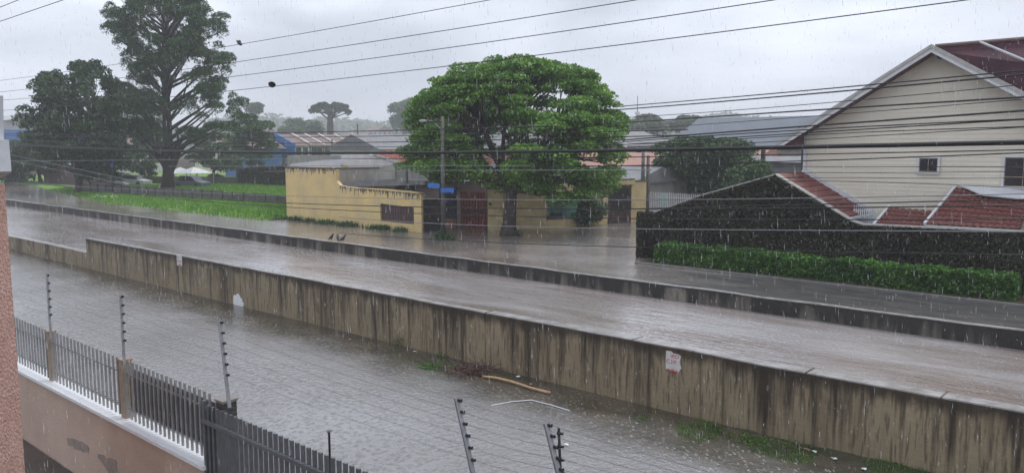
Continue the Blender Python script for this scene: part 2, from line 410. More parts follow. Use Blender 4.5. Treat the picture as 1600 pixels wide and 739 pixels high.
def clump_pts(cl, n):
    """cl: list of (centre, rx, rz); leaves on the upper shell of each flattened clump"""
    out = []
    vol = np.array([c[1] ** 2 * (c[2] + .2) for c in cl]); cnt = (vol / vol.sum() * n).astype(int) + 1
    for (c, rx, rz), k in zip(cl, cnt):
        d = rng.normal(size=(k, 3)); d /= np.linalg.norm(d, axis=1, keepdims=True)
        d[:, 2] = np.where(rng.random(k) < .72, np.abs(d[:, 2]), d[:, 2])
        r = rng.uniform(.45, 1.08, (k, 1)) ** .6
        out.append(np.array(c) + d * r * np.array([rx, rx, rz]))
    return np.concatenate(out)

def limb(mb, a, b, r0, r1, bend=.15, k=6, n=5):
    a = Vector(a); b = Vector(b); L_ = (b - a).length
    off = Vector((rnd.uniform(-1, 1), rnd.uniform(-1, 1), rnd.uniform(-.2, .8))) * L_ * bend
    pts = []; rad = []
    for i in range(n + 1):
        t = i / n; pts.append(a.lerp(b, t) + off * (4 * t * (1 - t)) * .5); rad.append(r0 + (r1 - r0) * t)
    mb.tube(pts, rad, k); return pts

# ================================================================== SETTING
g = .5
def grid_sheet(name, x0, x1, y0, y1, nx, ny, fz, m):
    v = []; f = []
    for j in range(ny + 1):
        for i in range(nx + 1):
            x = x0 + (x1 - x0) * i / nx; y = y0 + (y1 - y0) * j / ny; v.append((x, y, fz(x, y)))
    for j in range(ny):
        for i in range(nx):
            a = j * (nx + 1) + i; f.append((a, a + 1, a + nx + 2, a + nx + 1))
    return struct(mesh_obj(name, v, f, m, None, True))
mb = MB(); mb.poly([(-2200, 24.0, .42), (900, 24.0, .42), (900, 2200, .42), (-2200, 2200, .42)])
mb.poly([(-2200, -600, -.4), (900, -600, -.4), (900, 24.0, -.4), (-2200, 24.0, -.4)])
mb.poly([(-2200, 24.0, -.4), (900, 24.0, -.4), (900, 24.0, .42), (-2200, 24.0, .42)])
struct(mb.build('ground', M['earth']))
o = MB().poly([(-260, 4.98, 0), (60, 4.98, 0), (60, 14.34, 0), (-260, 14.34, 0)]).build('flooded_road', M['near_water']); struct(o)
o = MB().poly([(-260, 14.6, .3), (60, 14.6, .3), (60, 23.9, .3), (-260, 23.9, .3)]).build('canal_water', M['canal_water']); struct(o)
o = MB().poly([(-260, 24.0, .5), (60, 24.0, .5), (60, 36.5, .5), (-260, 36.5, .5)]).poly([(-40, 36.5, .5), (-17, 36.5, .5), (-17, 110, .5), (-40, 110, .5)]).build('flooded_street', M['street']); struct(o)
# verge of mud along the near wall, dipping into the flood
def vz(x, y):
    t = (y - 12.6) / 1.75
    lim = -.10 + .16 * max(0, min(1, (x + 13) / 10))
    return -.14 + t * (.14 + lim) + .05 * mn.noise(Vector((x * 1.1, y * 2, 0))) + .03 * mn.noise(Vector((x * 4, y * 4, 3)))
grid_sheet('mud_verge', -24, 2, 12.3, 14.36, 200, 18, vz, M['mud'])
# grass verge left of the far street and the lot behind the low wall
def gz(x, y):
    e = min(max((y - edge(x)) / 1.2, 0), 1)
    return .44 + .16 * e + .06 * mn.noise(Vector((x * .5, y * .5, 1)))
def edge(x): return 29.3 if x > -73 else 29.3 + (-73 - x) * .17
grid_sheet('grass_verge', -150, -47.9, 28.8, 90, 150, 90, gz, M['lawn'])
def scatter(n, fn, hgt, m, label, cat, name='grass', wid=.05):
    P = []
    while len(P) < n:
        p = fn()
        if p: P.append(p)
    P = np.array(P); n = len(P)
    a = rng.uniform(0, 6.28, n); h = hgt * rng.uniform(.5, 1.4, n); ln = rng.normal(0, .3, (n, 2)) * h[:, None]
    dx = np.stack([np.cos(a), np.sin(a), np.zeros(n)], 1) * (wid * rng.uniform(.6, 1.4, (n, 1)))
    tip = P + np.concatenate([ln, h[:, None]], 1)
    v = np.stack([P - dx, P + dx, tip], 1).reshape(-1, 3); f = np.arange(n * 3).reshape(n, 3)
    o = mesh_obj(name, v, f, m); tag(o, label, cat, kind='stuff'); return o
def f1():
    x = rnd.uniform(-100, -48); y = rnd.uniform(edge(x) + .1, 62)
    return (x, y, gz(x, y) - .02)
scatter(75000, f1, .2, M['grass'], 'wet bright green grass on the street verge and in the vacant lot', 'grass', wid=.05)
def f2():
    x = rnd.uniform(-49, -34.9); y = rnd.uniform(30.6, 31.3)
    d = mn.noise(Vector((x * 1.3, 0, 5)))
    if d < .02: return None
    return (x, y, .45)
scatter(1300, f2, .30, M['leaf_mid'], 'ragged weeds growing along the foot of the yellow wall', 'weeds', 'weeds', .05)
def f3():
    x = rnd.uniform(-8.5, -1); y = rnd.uniform(13.2, 14.33); d = mn.noise(Vector((x * 1.2, y * 1.5, 9)))
    if d < .22 - max(0, (x + 8)) * .05: return None
    return (x, y, max(vz(x, y) - .01, -.01))
scatter(3800, f3, .07, M['weed'], 'short wet grass tufts at the foot of the river wall', 'grass', 'grass', .008)
# kerb and footpath below the hedge
struct(MB().box(-18.3, 30, 28.95, 29.1, .42, .58).build('kerb', M['kerb']))
struct(MB().box(-18.3, 30, 29.1, 31.0, .40, .56).build('footpath', M['earth']))
# yard inside the near fence
struct(MB().box(-60, 20, -8, 4.7, -.4, .25).build('yard', M['yard']))

# distant hills and the wood on them
def hz(ang, r):
    base = 16 + 9 * mn.noise(Vector((ang * 5, 0, 2))) + 4 * mn.noise(Vector((ang * 16, 1, 2)))
    t = min(max((r - 560) / 340, 0), 1); t = t * t * (3 - 2 * t)
    return .3 + t * base * 1.55 + 2 * t * mn.noise(Vector((ang * 60, r * .02, 0)))
v = []; f = []; NA, NR = 150, 16
for i in range(NR + 1):
    r = 560 + 440 * (i / NR)
    for j in range(NA + 1):
        a = YAW - .85 + 1.7 * j / NA
        v.append((r * math.cos(a), r * math.sin(a), hz(a, r)))
for i in range(NR):
    for j in range(NA):
        a = i * (NA + 1) + j; f.append((a, a + 1, a + NA + 2, a + NA + 1))
struct(mesh_obj('hills', v, f, M['hill'], None, True))
pts = []
for _ in range(2000):
    a = YAW + rnd.uniform(-.75, .75); r = rnd.uniform(620, 960); s = rnd.uniform(5, 11)
    if mn.noise(Vector((a * 14, r * .009, 4))) < -.12: continue
    z = hz(a, r); c = np.array([r * math.cos(a), r * math.sin(a), z + s * .5])
    d = rng.normal(size=(26, 3)); d /= np.linalg.norm(d, axis=1, keepdims=True); pts.append(c + d * s * np.array([1, 1, .7]) * rng.uniform(.6, 1, (26, 1)))
o = leaves('far_wood', np.concatenate(pts), 6.5, M['leaf_dark']); tag(o, 'hazy wood covering the far hillside on the horizon', 'wood', kind='stuff')

# ================================================================== RIVER WALLS
def wall_run(mbx, X, y0, y1, ztop, z0, jit=.012, seg=.8):
    xs = np.arange(X[0], X[1], seg).tolist() + [X[1]]
    n = len(mbx.v)
    for x in xs:
        dz = jit * (mn.noise(Vector((x * .7, y0, 3))) + .4 * mn.noise(Vector((x * 3, y0, 8)))) * 2
        mbx.v += [(x, y0, z0), (x, y0 + .0, ztop + dz - .02), (x, y0 + .02, ztop + dz), (x, y1 - .02, ztop + dz), (x, y1, ztop + dz - .02), (x, y1, z0)]
    for i in range(len(xs) - 1):
        a = n + i * 6
        for j in range(5): mbx.f.append((a + j, a + 6 + j, a + 7 + j, a + 1 + j))
    mbx.f.append(tuple(n + j for j in range(6))); e = n + (len(xs) - 1) * 6; mbx.f.append(tuple(e + j for j in reversed(range(6))))
mbx = MB()
wall_run(mbx, (-38.0, -13.42), 14.35, 14.60, 1.37, -.4)
wall_run(mbx, (-13.4, 8), 14.35, 14.71, 1.37, -.4)
xl = -38.02
wall_run(mbx, (-200, xl), 14.35, 14.70, .72, -.4)
nw = mbx.build('river_wall', M['wall1'])
tag(nw, 'stained tan concrete flood wall nearest the camera, with a step down at its left end', 'wall')
# joints in the coping
mbx = MB()
for x in (-13.4, -9.1, -7.65, -5.35, -3.1): mbx.box(x - .012, x + .012, 14.345, 14.755, 1.345, 1.377)
mbx.build('joint', M['moss'], nw)
mbx = MB(); wall_run(mbx, (-200, 12), 23.72, 23.98, .8, -.4, .015)
fw = mbx.build('river_wall', M['wall2']); tag(fw, 'low black-stained concrete wall on the far bank of the canal', 'wall')

# stencilled sign on the near wall
def text_mesh(s, size):
    cu = bpy.data.curves.new('t', 'FONT'); cu.body = s; cu.size = size; cu.extrude = .001
    ob = bpy.data.objects.new('t', cu); C.objects.link(ob); dg = bpy.context.evaluated_depsgraph_get()
    me = bpy.data.meshes.new_from_object(ob.evaluated_get(dg)); v = [tuple(x.co) for x in me.vertices]; f = [tuple(p.vertices) for p in me.polygons]
    bpy.data.objects.remove(ob); bpy.data.meshes.remove(me); return v, f
def put_text(s, size, x, y, z, m, parent):
    v, f = text_mesh(s, size)
    mesh_obj('lettering', [(x + a, y - c, z + b) for a, b, c in v], f, m, parent)
a = PY(1041, 547, 14.35); c = PY(1065, 582, 14.35)
s_ = thing('stencil_sign', 'white rectangle with red stencilled letters painted on the near river wall', 'sign', (a.x, 14.345, c.z))
W = c.x - a.x; Hh = a.z - c.z
MB().prism([(a.x, 14.347, c.z + .02), (c.x - .06, 14.347, c.z), (c.x - .03, 14.347, c.z + .07), (c.x, 14.347, c.z + Hh * .2), (c.x - .05, 14.347, c.z + .5 * Hh), (c.x - .02, 14.347, a.z - .06), (c.x - .1, 14.347, a.z - .03), (a.x + .17, 14.347, a.z - .035), (a.x + .12, 14.347, a.z), (a.x, 14.347, a.z - .005)], (0, -.003, 0)).build('paint_field', M['whitetxt'], s_)
put_text('IAD', .125, a.x + .10, 14.342, a.z - .13, M['redtxt'], s_)
put_text('C3/F', .125, a.x + .01, 14.342, a.z - .26, M['redtxt'], s_)
put_text('AZU', .125, a.x + .02, 14.342, a.z - .45, M['redtxt'], s_)
a = PY(276, 398, 14.35); c = PY(285, 416, 14.35)
s_ = thing('painted_sign', 'small white painted rectangle with faded marks near the top of the wall', 'sign', (a.x, 14.345, c.z))
MB().box(a.x, c.x, 14.342, 14.348, c.z, a.z).build('paint_field', M['whitetxt'], s_)
mbx = MB()
for i in range(3):
    for j in range(3):
        if rnd.random() < .8: MB().box(a.x + .05 + j * .1, a.x + .09 + j * .1 + rnd.uniform(0, .03), 14.338, 14.3415, a.z - .12 - i * .14, a.z - .06 - i * .14).build('mark', M['redtxt'], s_)
a = PY(363, 456, 14.35); c = PY(381, 482, 14.35); cx = (a.x + c.x) / 2
mbx = MB(); ring = []
for i in range(22):
    th = 2 * math.pi * i / 22; ru = 1 + rnd.uniform(-.22, .18)
    ring.append((cx + math.cos(th) * (c.x - a.x) * .46 * ru * (1.0 - .35 * math.sin(th)), 14.3495, (a.z + c.z) / 2 + math.sin(th) * (a.z - c.z) * .52 * ru))
mbx.prism(ring, (0, -.004, 0))
tag(mbx.build('paint_splash', M['whitewash']), 'splash of white paint on the concrete wall just above the flood water', 'paint splash')

# ================================================================== LEAFY THINGS
def tree(name, label, cat, base, clumps, n, size, lm, tm, r0, fork, group=None, flat=.35, limbs=None, aspect=.6):
    t = thing(name, label, cat, base, group)
    mbt = MB(); base = Vector(base); fork = Vector(fork)
    tp = limb(mbt, base - Vector((0, 0, .15)), fork, r0 * 1.25, r0 * .8, .05, 9, 6)
    # root flare
    mbt.tube([base + Vector((0, 0, -.2)), base + Vector((0, 0, .25)), base + Vector((0, 0, .7))], [r0 * 1.75, r0 * 1.35, r0 * 1.1], 9)
    hubs = []
    k = limbs or max(4, len(clumps) // 6)
    idx = rnd.sample(range(len(clumps)), min(k, len(clumps)))
    for i in idx:
        c = Vector(clumps[i][0]); mid = fork.lerp(c, .55) + Vector((0, 0, rnd.uniform(-.3, .2) * (c - fork).length * .2))
        limb(mbt, fork - Vector((0, 0, rnd.uniform(0, .4) * r0 * 2)), mid, r0 * .5, r0 * .26, .14, 6)
        hubs.append(mid)
    for c, rx, rz in clumps:
        c = Vector(c); hb = min(hubs, key=lambda q: (q - c).length)
        limb(mbt, hb, c - Vector((0, 0, rz * .3)), r0 * .2, r0 * .05, .12, 5, 4)
    mbt.build('trunk', tm, t, True)
    leaves('crown', clump_pts(clumps, n), size, lm, t, flat, aspect)
    return t

# --- big umbrella tree at the corner
tb = Pz(795, 368)
D0 = 46.5
def dome(px, py, D): return PD(px, py, D)
cl = []
cen = PD(806, 205, D0)
sc_ = D0 / FPX
ax = Vector(_R); ay = Vector((_F[0], _F[1], 0)).normalized()
def outline(u):     # half height of crown top above centre for lateral u in -1..1
    return math.sqrt(max(0, 1 - abs(u) ** 2.3))
for i in range(300):
    u = rnd.uniform(-1, 1); wv = rnd.uniform(-1, 1)
    q = u * u + wv * wv
    if q > 1: continue
    hh = (1 - q ** 1.15) ** .5
    top = (128 if abs(u) < .75 else 122) * sc_
    if mn.noise(Vector((u * 3.1, wv * 3.1, 3))) < -.22: continue
    top *= 1 + .10 * mn.noise(Vector((u * 2.3, wv * 2.3, 7)))
    z = cen.z + hh * top - .8 + rnd.uniform(-.65, .2)
    # side skirts
    p = cen + ax * (u * 160 * sc_) + ay * (wv * 4.4)
    cl.append((Vector((p.x, p.y, z)), rnd.uniform(.7, 1.1), rnd.uniform(.28, .45)))
for i in range(90):  # skirt hanging at the rim
    th = rnd.uniform(0, 2 * math.pi); u, wv = math.cos(th), math.sin(th)
    low = -75 if u < -.3 else (-95 if u > .1 else -35)
    if wv > 0.3: low = -40
    z = cen.z + rnd.uniform(low, 25) * sc_
    rr = rnd.uniform(.82, .97)
    if -.3 < u < .12 and wv < 0 and z < cen.z + .4: continue
    p = cen + ax * (u * 160 * sc_ * rr) + ay * (wv * 4.4 * rr)
    cl.append((Vector((p.x, p.y, z)), rnd.uniform(.7, 1.1), rnd.uniform(.4, .65)))
for px, py, dd in ((840, 270, -4), (880, 262, -4.5), (915, 275, -4), (850, 300, -3.5), (905, 302, -3.6), (945, 290, -3), (870, 240, -5), (920, 235, -4.6), (955, 250, -3.4), (760, 280, 2), (700, 265, -2.5), (670, 262, -2), (725, 258, 0), (800, 262, 1.5), (820, 285, -2.5), (790, 290, -1.5),
                   (880, 315, -3.3), (815, 268, -4.5), (655, 235, -1), (665, 215, -2), (690, 230, -2.5), (712, 275, .5), (690, 285, .5), (735, 240, -2.5), (745, 270, 1.5), (650, 255, 0), (720, 225, -3), (860, 205, -4.6), (900, 190, -4.4), (830, 235, -5.2), (940, 210, -4.2)):
    for k in range(3):
        p = PD(px + rnd.uniform(-10, 10), py + rnd.uniform(-7, 7), D0 + dd + rnd.uniform(-.5, .5)); cl.append((p, rnd.uniform(.7, 1.05), rnd.uniform(.3, .45)))
tree('umbrella_tree', 'large bright green dome-crowned tree growing beside the flooded corner', 'tree', tb, cl, 120000, .17, M['leaf_main'], M['bark'], .34, PD(800, 296, 44.5), limbs=26, aspect=.7)
# darker tree behind it
c0 = PD(738, 170, 56); cl = []
for i in range(46):
    d = Vector((rnd.gauss(0, 1), rnd.gauss(0, 1), rnd.gauss(0, 1))).normalized() * rnd.uniform(.3, 1)
    cl.append((c0 + ax * d.x * 2.3 + ay * d.y * 2.5 + Vector((0, 0, d.z * 2.3)), rnd.uniform(.9, 1.4), rnd.uniform(.5, .8)))
tree('shade_tree', 'dull dark tree whose top shows behind the bright dome-crowned tree', 'tree', (c0.x, c0.y, .45), cl, 16000, .24, M['leaf_dark'], M['bark'], .25, (c0.x, c0.y, 4))

# --- pine at left
pb = Pz(262, 297); t = thing('pine_tree', 'tall dark pine with a thick bare trunk standing in the grassy lot', 'tree', pb)
mbt = MB(); Dp = 91
tr_px = [(262, 299), (263, 270), (262, 230), (261, 190), (259, 150), (257, 100), (256, 50), (255, 0)]
trunk = [PD(x, y, Dp / math.cos(math.atan(0))) for x, y in tr_px]
# put them at the trunk's depth
def at(px, py, off=0.0):
    d = ray(px, py); dep = pb.xy.dot(Vector(_F[:2]).normalized()) + off
    h = Vector(d[:2]).dot(Vector(_F[:2]).normalized()); return Vector((d[0] * dep / h, d[1] * dep / h, H + d[2] * dep / h))
trunk = [at(x, y) for x, y in tr_px]; trunk[0].z = .4
mbt.tube(trunk, [.85, .60, .56, .5, .42, .32, .22, .10], 10)
def row_half(py):   # crown half widths left/right in px
    pts_ = [(-20, 35, 30), (0, 72, 60), (30, 100, 90), (60, 92, 98), (90, 60, 105), (120, 80, 108), (150, 95, 118), (175, 90, 128), (200, 80, 122), (222, 30, 60)]
    for (y0, a0, b0), (y1, a1, b1) in zip(pts_, pts_[1:]):
        if y0 <= py <= y1:
            k = (py - y0) / (y1 - y0); return a0 + (a1 - a0) * k, b0 + (b1 - b0) * k
    return 30, 30
cl = []
for i in range(360):
    py = rnd.uniform(-18, 218); l, r_ = row_half(py)
    th = rnd.uniform(0, 2 * math.pi); rr = rnd.uniform(.35, 1) ** .6
    if py > 110 and rr < .62: rr = .62 + rnd.random() * .35
    u = math.cos(th) * rr; hw = (r_ if u > 0 else l)
    off = math.sin(th) * rr * 7.5
    p = at(258 + u * hw, py, off)
    if mn.noise(Vector((p.x * .2, p.y * .2, p.z * .33))) < -.2: continue
    cl.append((p, rnd.uniform(.6, 1.2), rnd.uniform(.55, 1.0)))
    if rnd.random() < .3:
        yb = py + rnd.uniform(25, 75); yb = min(yb, 262)
        s0 = at(260, yb); limb(mbt, s0, p, .17, .05, .1, 5, 5)
for px, py in ((205, 60), (300, 75), (195, 130), (330, 160), (300, 215), (225, 215), (178, 60), (340, 120), (350, 200), (230, 20), (290, 20)):
    limb(mbt, at(260, py + 45 + rnd.uniform(-10, 15)), at(px, py, rnd.uniform(-4, 4)), .26, .07, .08, 6, 6)
limb(mbt, at(266, 268), at(282, 232, -1), .42, .26, .1, 7); limb(mbt, at(282, 234, -1), at(303, 208, -1.5), .26, .1, .1, 6); limb(mbt, at(283, 234, -1), at(276, 205, -1), .22, .1, .1, 6)
limb(mbt, at(258, 250), at(246, 222, -1), .25, .12, .1, 6)
mbt.build('trunk', M['barkp'], t, True)
leaves('crown', clump_pts(cl, 98000), .36, M['needle'], t, .2, .22)

# --- left broadleaf tree
tb2 = Pz(121, 303)
def at2(base, px, py, off=0.0):
    f2_ = Vector(_F[:2]).normalized(); d = ray(px, py); dep = Vector(base[:2]).dot(f2_) + off
    h = Vector(d[:2]).dot(f2_); return Vector((d[0] * dep / h, d[1] * dep / h, H + d[2] * dep / h))
def blob(base, px, py, rx, ry, n, depth, r=(.8, 1.4), rz=(.4, .7), gap=-.25, bottom=1.0):
    cl = []
    while len(cl) < n:
        u, v_, w_ = [rnd.uniform(-1, 1) for _ in range(3)]; q = u * u + v_ * v_ + w_ * w_
        if q > 1 or q < .12: continue
        if v_ > 0: v_ *= bottom
        p = at2(base, px + u * rx, py + v_ * ry, w_ * depth)
        if mn.noise(p * .25) < gap: 
            if rnd.random() < .8: continue
        cl.append((p, rnd.uniform(*r), rnd.uniform(*rz)))
    return cl
cl = blob(tb2, 120, 185, 84, 88, 170, 5.0, gap=-.2, rz=(.7, 1.1), r=(.7, 1.2)) + blob(tb2, 150, 225, 55, 60, 50, 4)
tree('broadleaf_tree', 'dark rounded broadleaf tree left of the pine at the verge', 'tree', tb2, cl, 52000, .30, M['leaf_dark'], M['bark'], .3, at2(tb2, 122, 262), limbs=12)
# trees and shrubs behind
def simple_tree(px, py_base, px_c, py_c, rx, ry, n, nl, size, lm, label, name='tree', z=.45, dep=4, r0=.22, group=None, rr=(.8, 1.4), base=None, rz=(.4, .7), flat=.35):
    b = base if base else Pz(px, py_base, z)
    cl = blob(b, px_c, py_c, rx, ry, n, dep, rr, rz)
    f_ = at2(b, px_c, py_c + ry * .55)
    if f_.z < z + .4: f_.z = z + .4
    return tree(name, label, 'tree' if 'tree' in name else 'shrub', b, cl, nl, size, lm, M['bark'], r0, f_, group, limbs=min(8, n // 4 + 2), flat=flat)
def far_base(px, D):   # ground point along a column at distance D
    d = ray(px, 228); k = D / math.hypot(d[0], d[1]); return Vector((d[0] * k, d[1] * k, .42))
simple_tree(300, 0, 335, 246, 40, 34, 40, 10000, .35, M['leaf_mid'], 'spreading grey-green tree behind the white canopies in the lot', 'spreading_tree', base=far_base(325, 118), dep=5)
simple_tree(0, 0, 393, 222, 36, 40, 50, 12000, .38, M['leaf_mid'], 'hazy rounded tree at the right end of the lot, left of the blue house', 'spreading_tree', base=far_base(393, 125), dep=5)
simple_tree(0, 0, 232, 240, 34, 36, 44, 12000, .35, M['leaf_mid'], 'grey-green tree just left of the pine trunk', 'spreading_tree', base=far_base(232, 122), dep=5)
simple_tree(0, 0, 60, 245, 50, 38, 60, 16000, .34, M['leaf_dark'], 'dark leafy tree mass at the bend, left of the verge', 'roadside_tree', base=far_base(60, 125), dep=6)
simple_tree(0, 0, 15, 248, 42, 36, 44, 12000, .34, M['leaf_dark'], 'dark tree at the far left edge beside the white box', 'roadside_tree', base=far_base(12, 130), dep=6)
simple_tree(0, 0, 165, 255, 45, 36, 44, 12000, .34, M['leaf_dark'], 'dark bushy tree filling the gap below the broadleaf crown', 'roadside_tree', base=far_base(165, 115), dep=5)
simple_tree(0, 0, 1105, 255, 76, 46, 90, 26000, .24, M['leaf_mid'], 'wide grey-green tree behind the white picket fence', 'garden_tree', base=far_base(1100, 62), dep=4.2, rr=(.7, 1.2))
simple_tree(0, 0, 1172, 275, 32, 18, 26, 6000, .22, M['leaf_mid'], 'low yellow-green bush right of the wide garden tree', 'garden_bush', base=far_base(1172, 52), dep=2, rr=(.5, .8), r0=.1)
bb = Pz(918, 352)
simple_tree(0, 0, 918, 332, 29, 20, 34, 6500, .15, M['leaf_mid'], 'loose leafy bush in front of the teal gate', 'garden_bush', base=bb, dep=1.1, rr=(.35, .6), rz=(.25, .4), r0=.06)
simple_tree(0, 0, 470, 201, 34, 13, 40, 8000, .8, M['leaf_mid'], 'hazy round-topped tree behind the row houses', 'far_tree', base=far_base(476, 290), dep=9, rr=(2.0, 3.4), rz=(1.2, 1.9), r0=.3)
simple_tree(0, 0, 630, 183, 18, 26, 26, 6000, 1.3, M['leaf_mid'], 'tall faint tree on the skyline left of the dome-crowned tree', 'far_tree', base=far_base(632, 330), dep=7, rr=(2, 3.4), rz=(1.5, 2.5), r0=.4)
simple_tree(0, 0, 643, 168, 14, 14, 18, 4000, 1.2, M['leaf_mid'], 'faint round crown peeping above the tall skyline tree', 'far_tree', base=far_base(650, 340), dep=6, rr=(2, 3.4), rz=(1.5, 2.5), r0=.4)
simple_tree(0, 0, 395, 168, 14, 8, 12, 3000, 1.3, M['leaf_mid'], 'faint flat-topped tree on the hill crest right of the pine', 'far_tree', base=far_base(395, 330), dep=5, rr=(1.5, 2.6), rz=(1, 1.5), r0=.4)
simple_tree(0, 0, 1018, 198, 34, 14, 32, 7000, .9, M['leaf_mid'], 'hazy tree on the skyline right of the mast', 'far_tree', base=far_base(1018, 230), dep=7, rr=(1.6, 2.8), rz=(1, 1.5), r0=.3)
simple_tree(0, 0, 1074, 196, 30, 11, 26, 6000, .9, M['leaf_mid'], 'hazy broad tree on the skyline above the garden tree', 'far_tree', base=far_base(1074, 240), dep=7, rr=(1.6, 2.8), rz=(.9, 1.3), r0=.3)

# --- araucaria
ab = far_base(515, 270); t = thing('araucaria', 'umbrella-shaped araucaria with tufted branch ends on the skyline', 'tree', ab)
mbt = MB(); mbt.tube([ab, at2(ab, 516, 200), at2(ab, 516, 178), at2(ab, 516, 166)], [1.3, 1.1, .85, .45], 8)
cl = []
for i in range(34):
    th = 2 * math.pi * i / 34 * 3.1; rr = .35 + .65 * ((i * .618) % 1)
    u = math.cos(th) * rr; w_ = math.sin(th) * rr
    py = 180 - 13 * math.sqrt(max(0, 1 - (rr * .95) ** 2)) - rnd.uniform(0, 4) + 3 * (rr > .8)
    p = at2(ab, 516 + u * 33, py, w_ * 7.2); cl.append((p, rnd.uniform(.8, 1.1), rnd.uniform(.7, 1.0)))
    limb(mbt, at2(ab, 516, 186 + rnd.uniform(-9, 4)), p, .2, .12, .05, 5, 4)
mbt.build('trunk', M['bark'], t, True); leaves('crown', clump_pts(cl, 16000), .6, M['leaf_dark'], t, .1, .4)

# --- hedge and ivy wall
def hedge_pts(x0, x1, y0, y1, z0, z1, n):
    P = []
    for _ in range(n):
        s = rnd.random(); x = rnd.uniform(x0, x1)
        if s < .36: y = y0; z = rnd.uniform(z0, z1)
        elif s < .88: y = rnd.uniform(y0, y1); z = z1
        elif s < .94: y = y1; z = rnd.uniform(z0, z1)
        else: x = x0 if rnd.random() < .5 else x1; y = rnd.uniform(y0, y1); z = rnd.uniform(z0, z1)
        b = .16 * mn.noise(Vector((x * 1.6, y * 1.6, z * 2))) + .12 * mn.noise(Vector((x * 5, y * 5, z * 5)))
        cy = (y0 + y1) / 2; cz = z0
        d = Vector((0, (y - cy) / (y1 - y0), (z - cz) / (z1 - z0) * .8)); d.normalize()
        q = Vector((x, y, z)) + d * (b + rnd.uniform(-.07, .04)); P.append(q[:])
    return np.array(P)
hx0, hx1 = Pz(1008, 412, .56).x, Pz(1586, 468, .56).x
t = thing('hedge', 'long clipped bright green hedge along the foot of the ivy wall', 'hedge', ((hx0 + hx1) / 2, 30, .56))
MB().box(hx0 + .12, hx1 - .12, 29.75, 30.65, .5, 1.17).build('twigs', M['core'], t)  # solid box, coloured dark as the shaded gaps in the hedge
leaves('foliage', hedge_pts(hx0, hx1, 29.65, 30.75, .56, 1.27, 40000), .115, M['leaf_hedge'], t, .3, .7)

Yi = 31.0
prof = [PY(x, y, Yi) for x, y in ((1012, 332), (1022, 334), (1100, 306), (1212, 275), (1262, 305), (1330, 347), (1347, 353), (1450, 358), (1600, 362))]
prof[-1] = Vector((-4.45, Yi, 2.62))
bot = .5
t = thing('ivy_wall', 'garden wall covered in dark ivy, rising to a gable peak, with pale coping', 'wall', ((prof[0].x + prof[-1].x) / 2, Yi, bot))
poly = [Vector((prof[0].x, Yi, bot))] + prof + [Vector((prof[-1].x, Yi, bot))]
MB().prism(list(reversed(poly)), (0, .2, 0)).build('masonry', M['core'], t)
mbx = MB()
for a, b in zip(prof[1:-1], prof[2:]):
    up = Vector((0, -.03, .035)); mbx.prism([a + up + Vector((0, -.04, 0)), b + up + Vector((0, -.04, 0)), b + up + Vector((0, .3, 0)), a + up + Vector((0, .3, 0))], (0, 0, .05))
mbx.build('coping', M['coping'], t)
def ztop(x):
    for a, b in zip(prof, prof[1:]):
        if a.x <= x <= b.x: return a.z + (b.z - a.z) * (x - a.x) / (b.x - a.x)
    return 2.5
P = []
for _ in range(52000):
    x = rnd.uniform(prof[0].x, prof[-1].x); z = rnd.uniform(.5, ztop(x) + .02)
    P.append((x, Yi - .02 - abs(rnd.gauss(0, .05)) - .06 * max(0, mn.noise(Vector((x * 2, 0, z * 2)))), z))
leaves('ivy', np.array(P), .10, M['leaf_ivy'], t, -.3, .8)
# ivy corner column
P = []
for _ in range(5000):
    th = rnd.uniform(0, 6.28); z = rnd.uniform(.5, 2.55); r_ = .33 + .06 * mn.noise(Vector((th, z * 2, 0)))
    P.append((prof[0].x - .15 + r_ * math.cos(th), 31.0 + r_ * math.sin(th), z))
t = thing('ivy_column', 'leafy column of ivy at the left corner of the garden wall', 'shrub', (prof[0].x - .15, 31, .5))
MB().tube([(prof[0].x - .15, 31, .45), (prof[0].x - .15, 31, 2.5)], .24, 8).build('stem', M['core'], t)
leaves('foliage', np.array(P), .10, M['leaf_ivy'], t, 0, .8)
# end post of the ivy wall
MBp = MB(); MBp.box(-4.4, -3.7, 30.85, 31.2, .45, 3.3)
tag(MBp.build('end_pier', M['brick']), 'dark wet pier closing the right end of the ivy wall', 'pier')

# ================================================================== ROOF HELPERS
def tile_roof(name, p00, p10, p11, p01, m, parent, tw=.22, tl=.38, amp=.035, thick=.06):
    """p00->p10 along the eave, p01/p11 at the ridge"""
    p00, p10, p11, p01 = map(Vector, (p00, p10, p11, p01))
    nu = max(2, int(max((p10 - p00).length, (p11 - p01).length) / tw)); nv = max(2, int((p01 - p00).length / tl))
    nrm = (p10 - p00).cross(p01 - p00).normalized()
    if nrm.z < 0: nrm = -nrm
    S = 4; v = []; f = []; rows = []
    for j in range(nv):
        for e in (0, 1):
            tv = (j + e) / nv; lift = thick * (.6 if e == 0 else 0.05)
            rows.append((tv, lift))
    for tv, lift in rows:
        a = p00.lerp(p01, tv); b = p10.lerp(p11, tv)
        for i in range(nu * S + 1):
            tu = i / (nu * S); h = amp * abs(math.cos(math.pi * i / S)) + lift
            v.append(tuple(a.lerp(b, tu) + nrm * h))
    k = nu * S + 1
    for r_ in range(len(rows) - 1):
        for i in range(k - 1):
            a = r_ * k + i; f.append((a, a + 1, a + k + 1, a + k))
    o = mesh_obj(name, v, f, m, parent); return o
def slab(name, pts, m, parent, th=.12):
    return MB().prism(pts, (0, 0, -th)).build(name, m, parent)

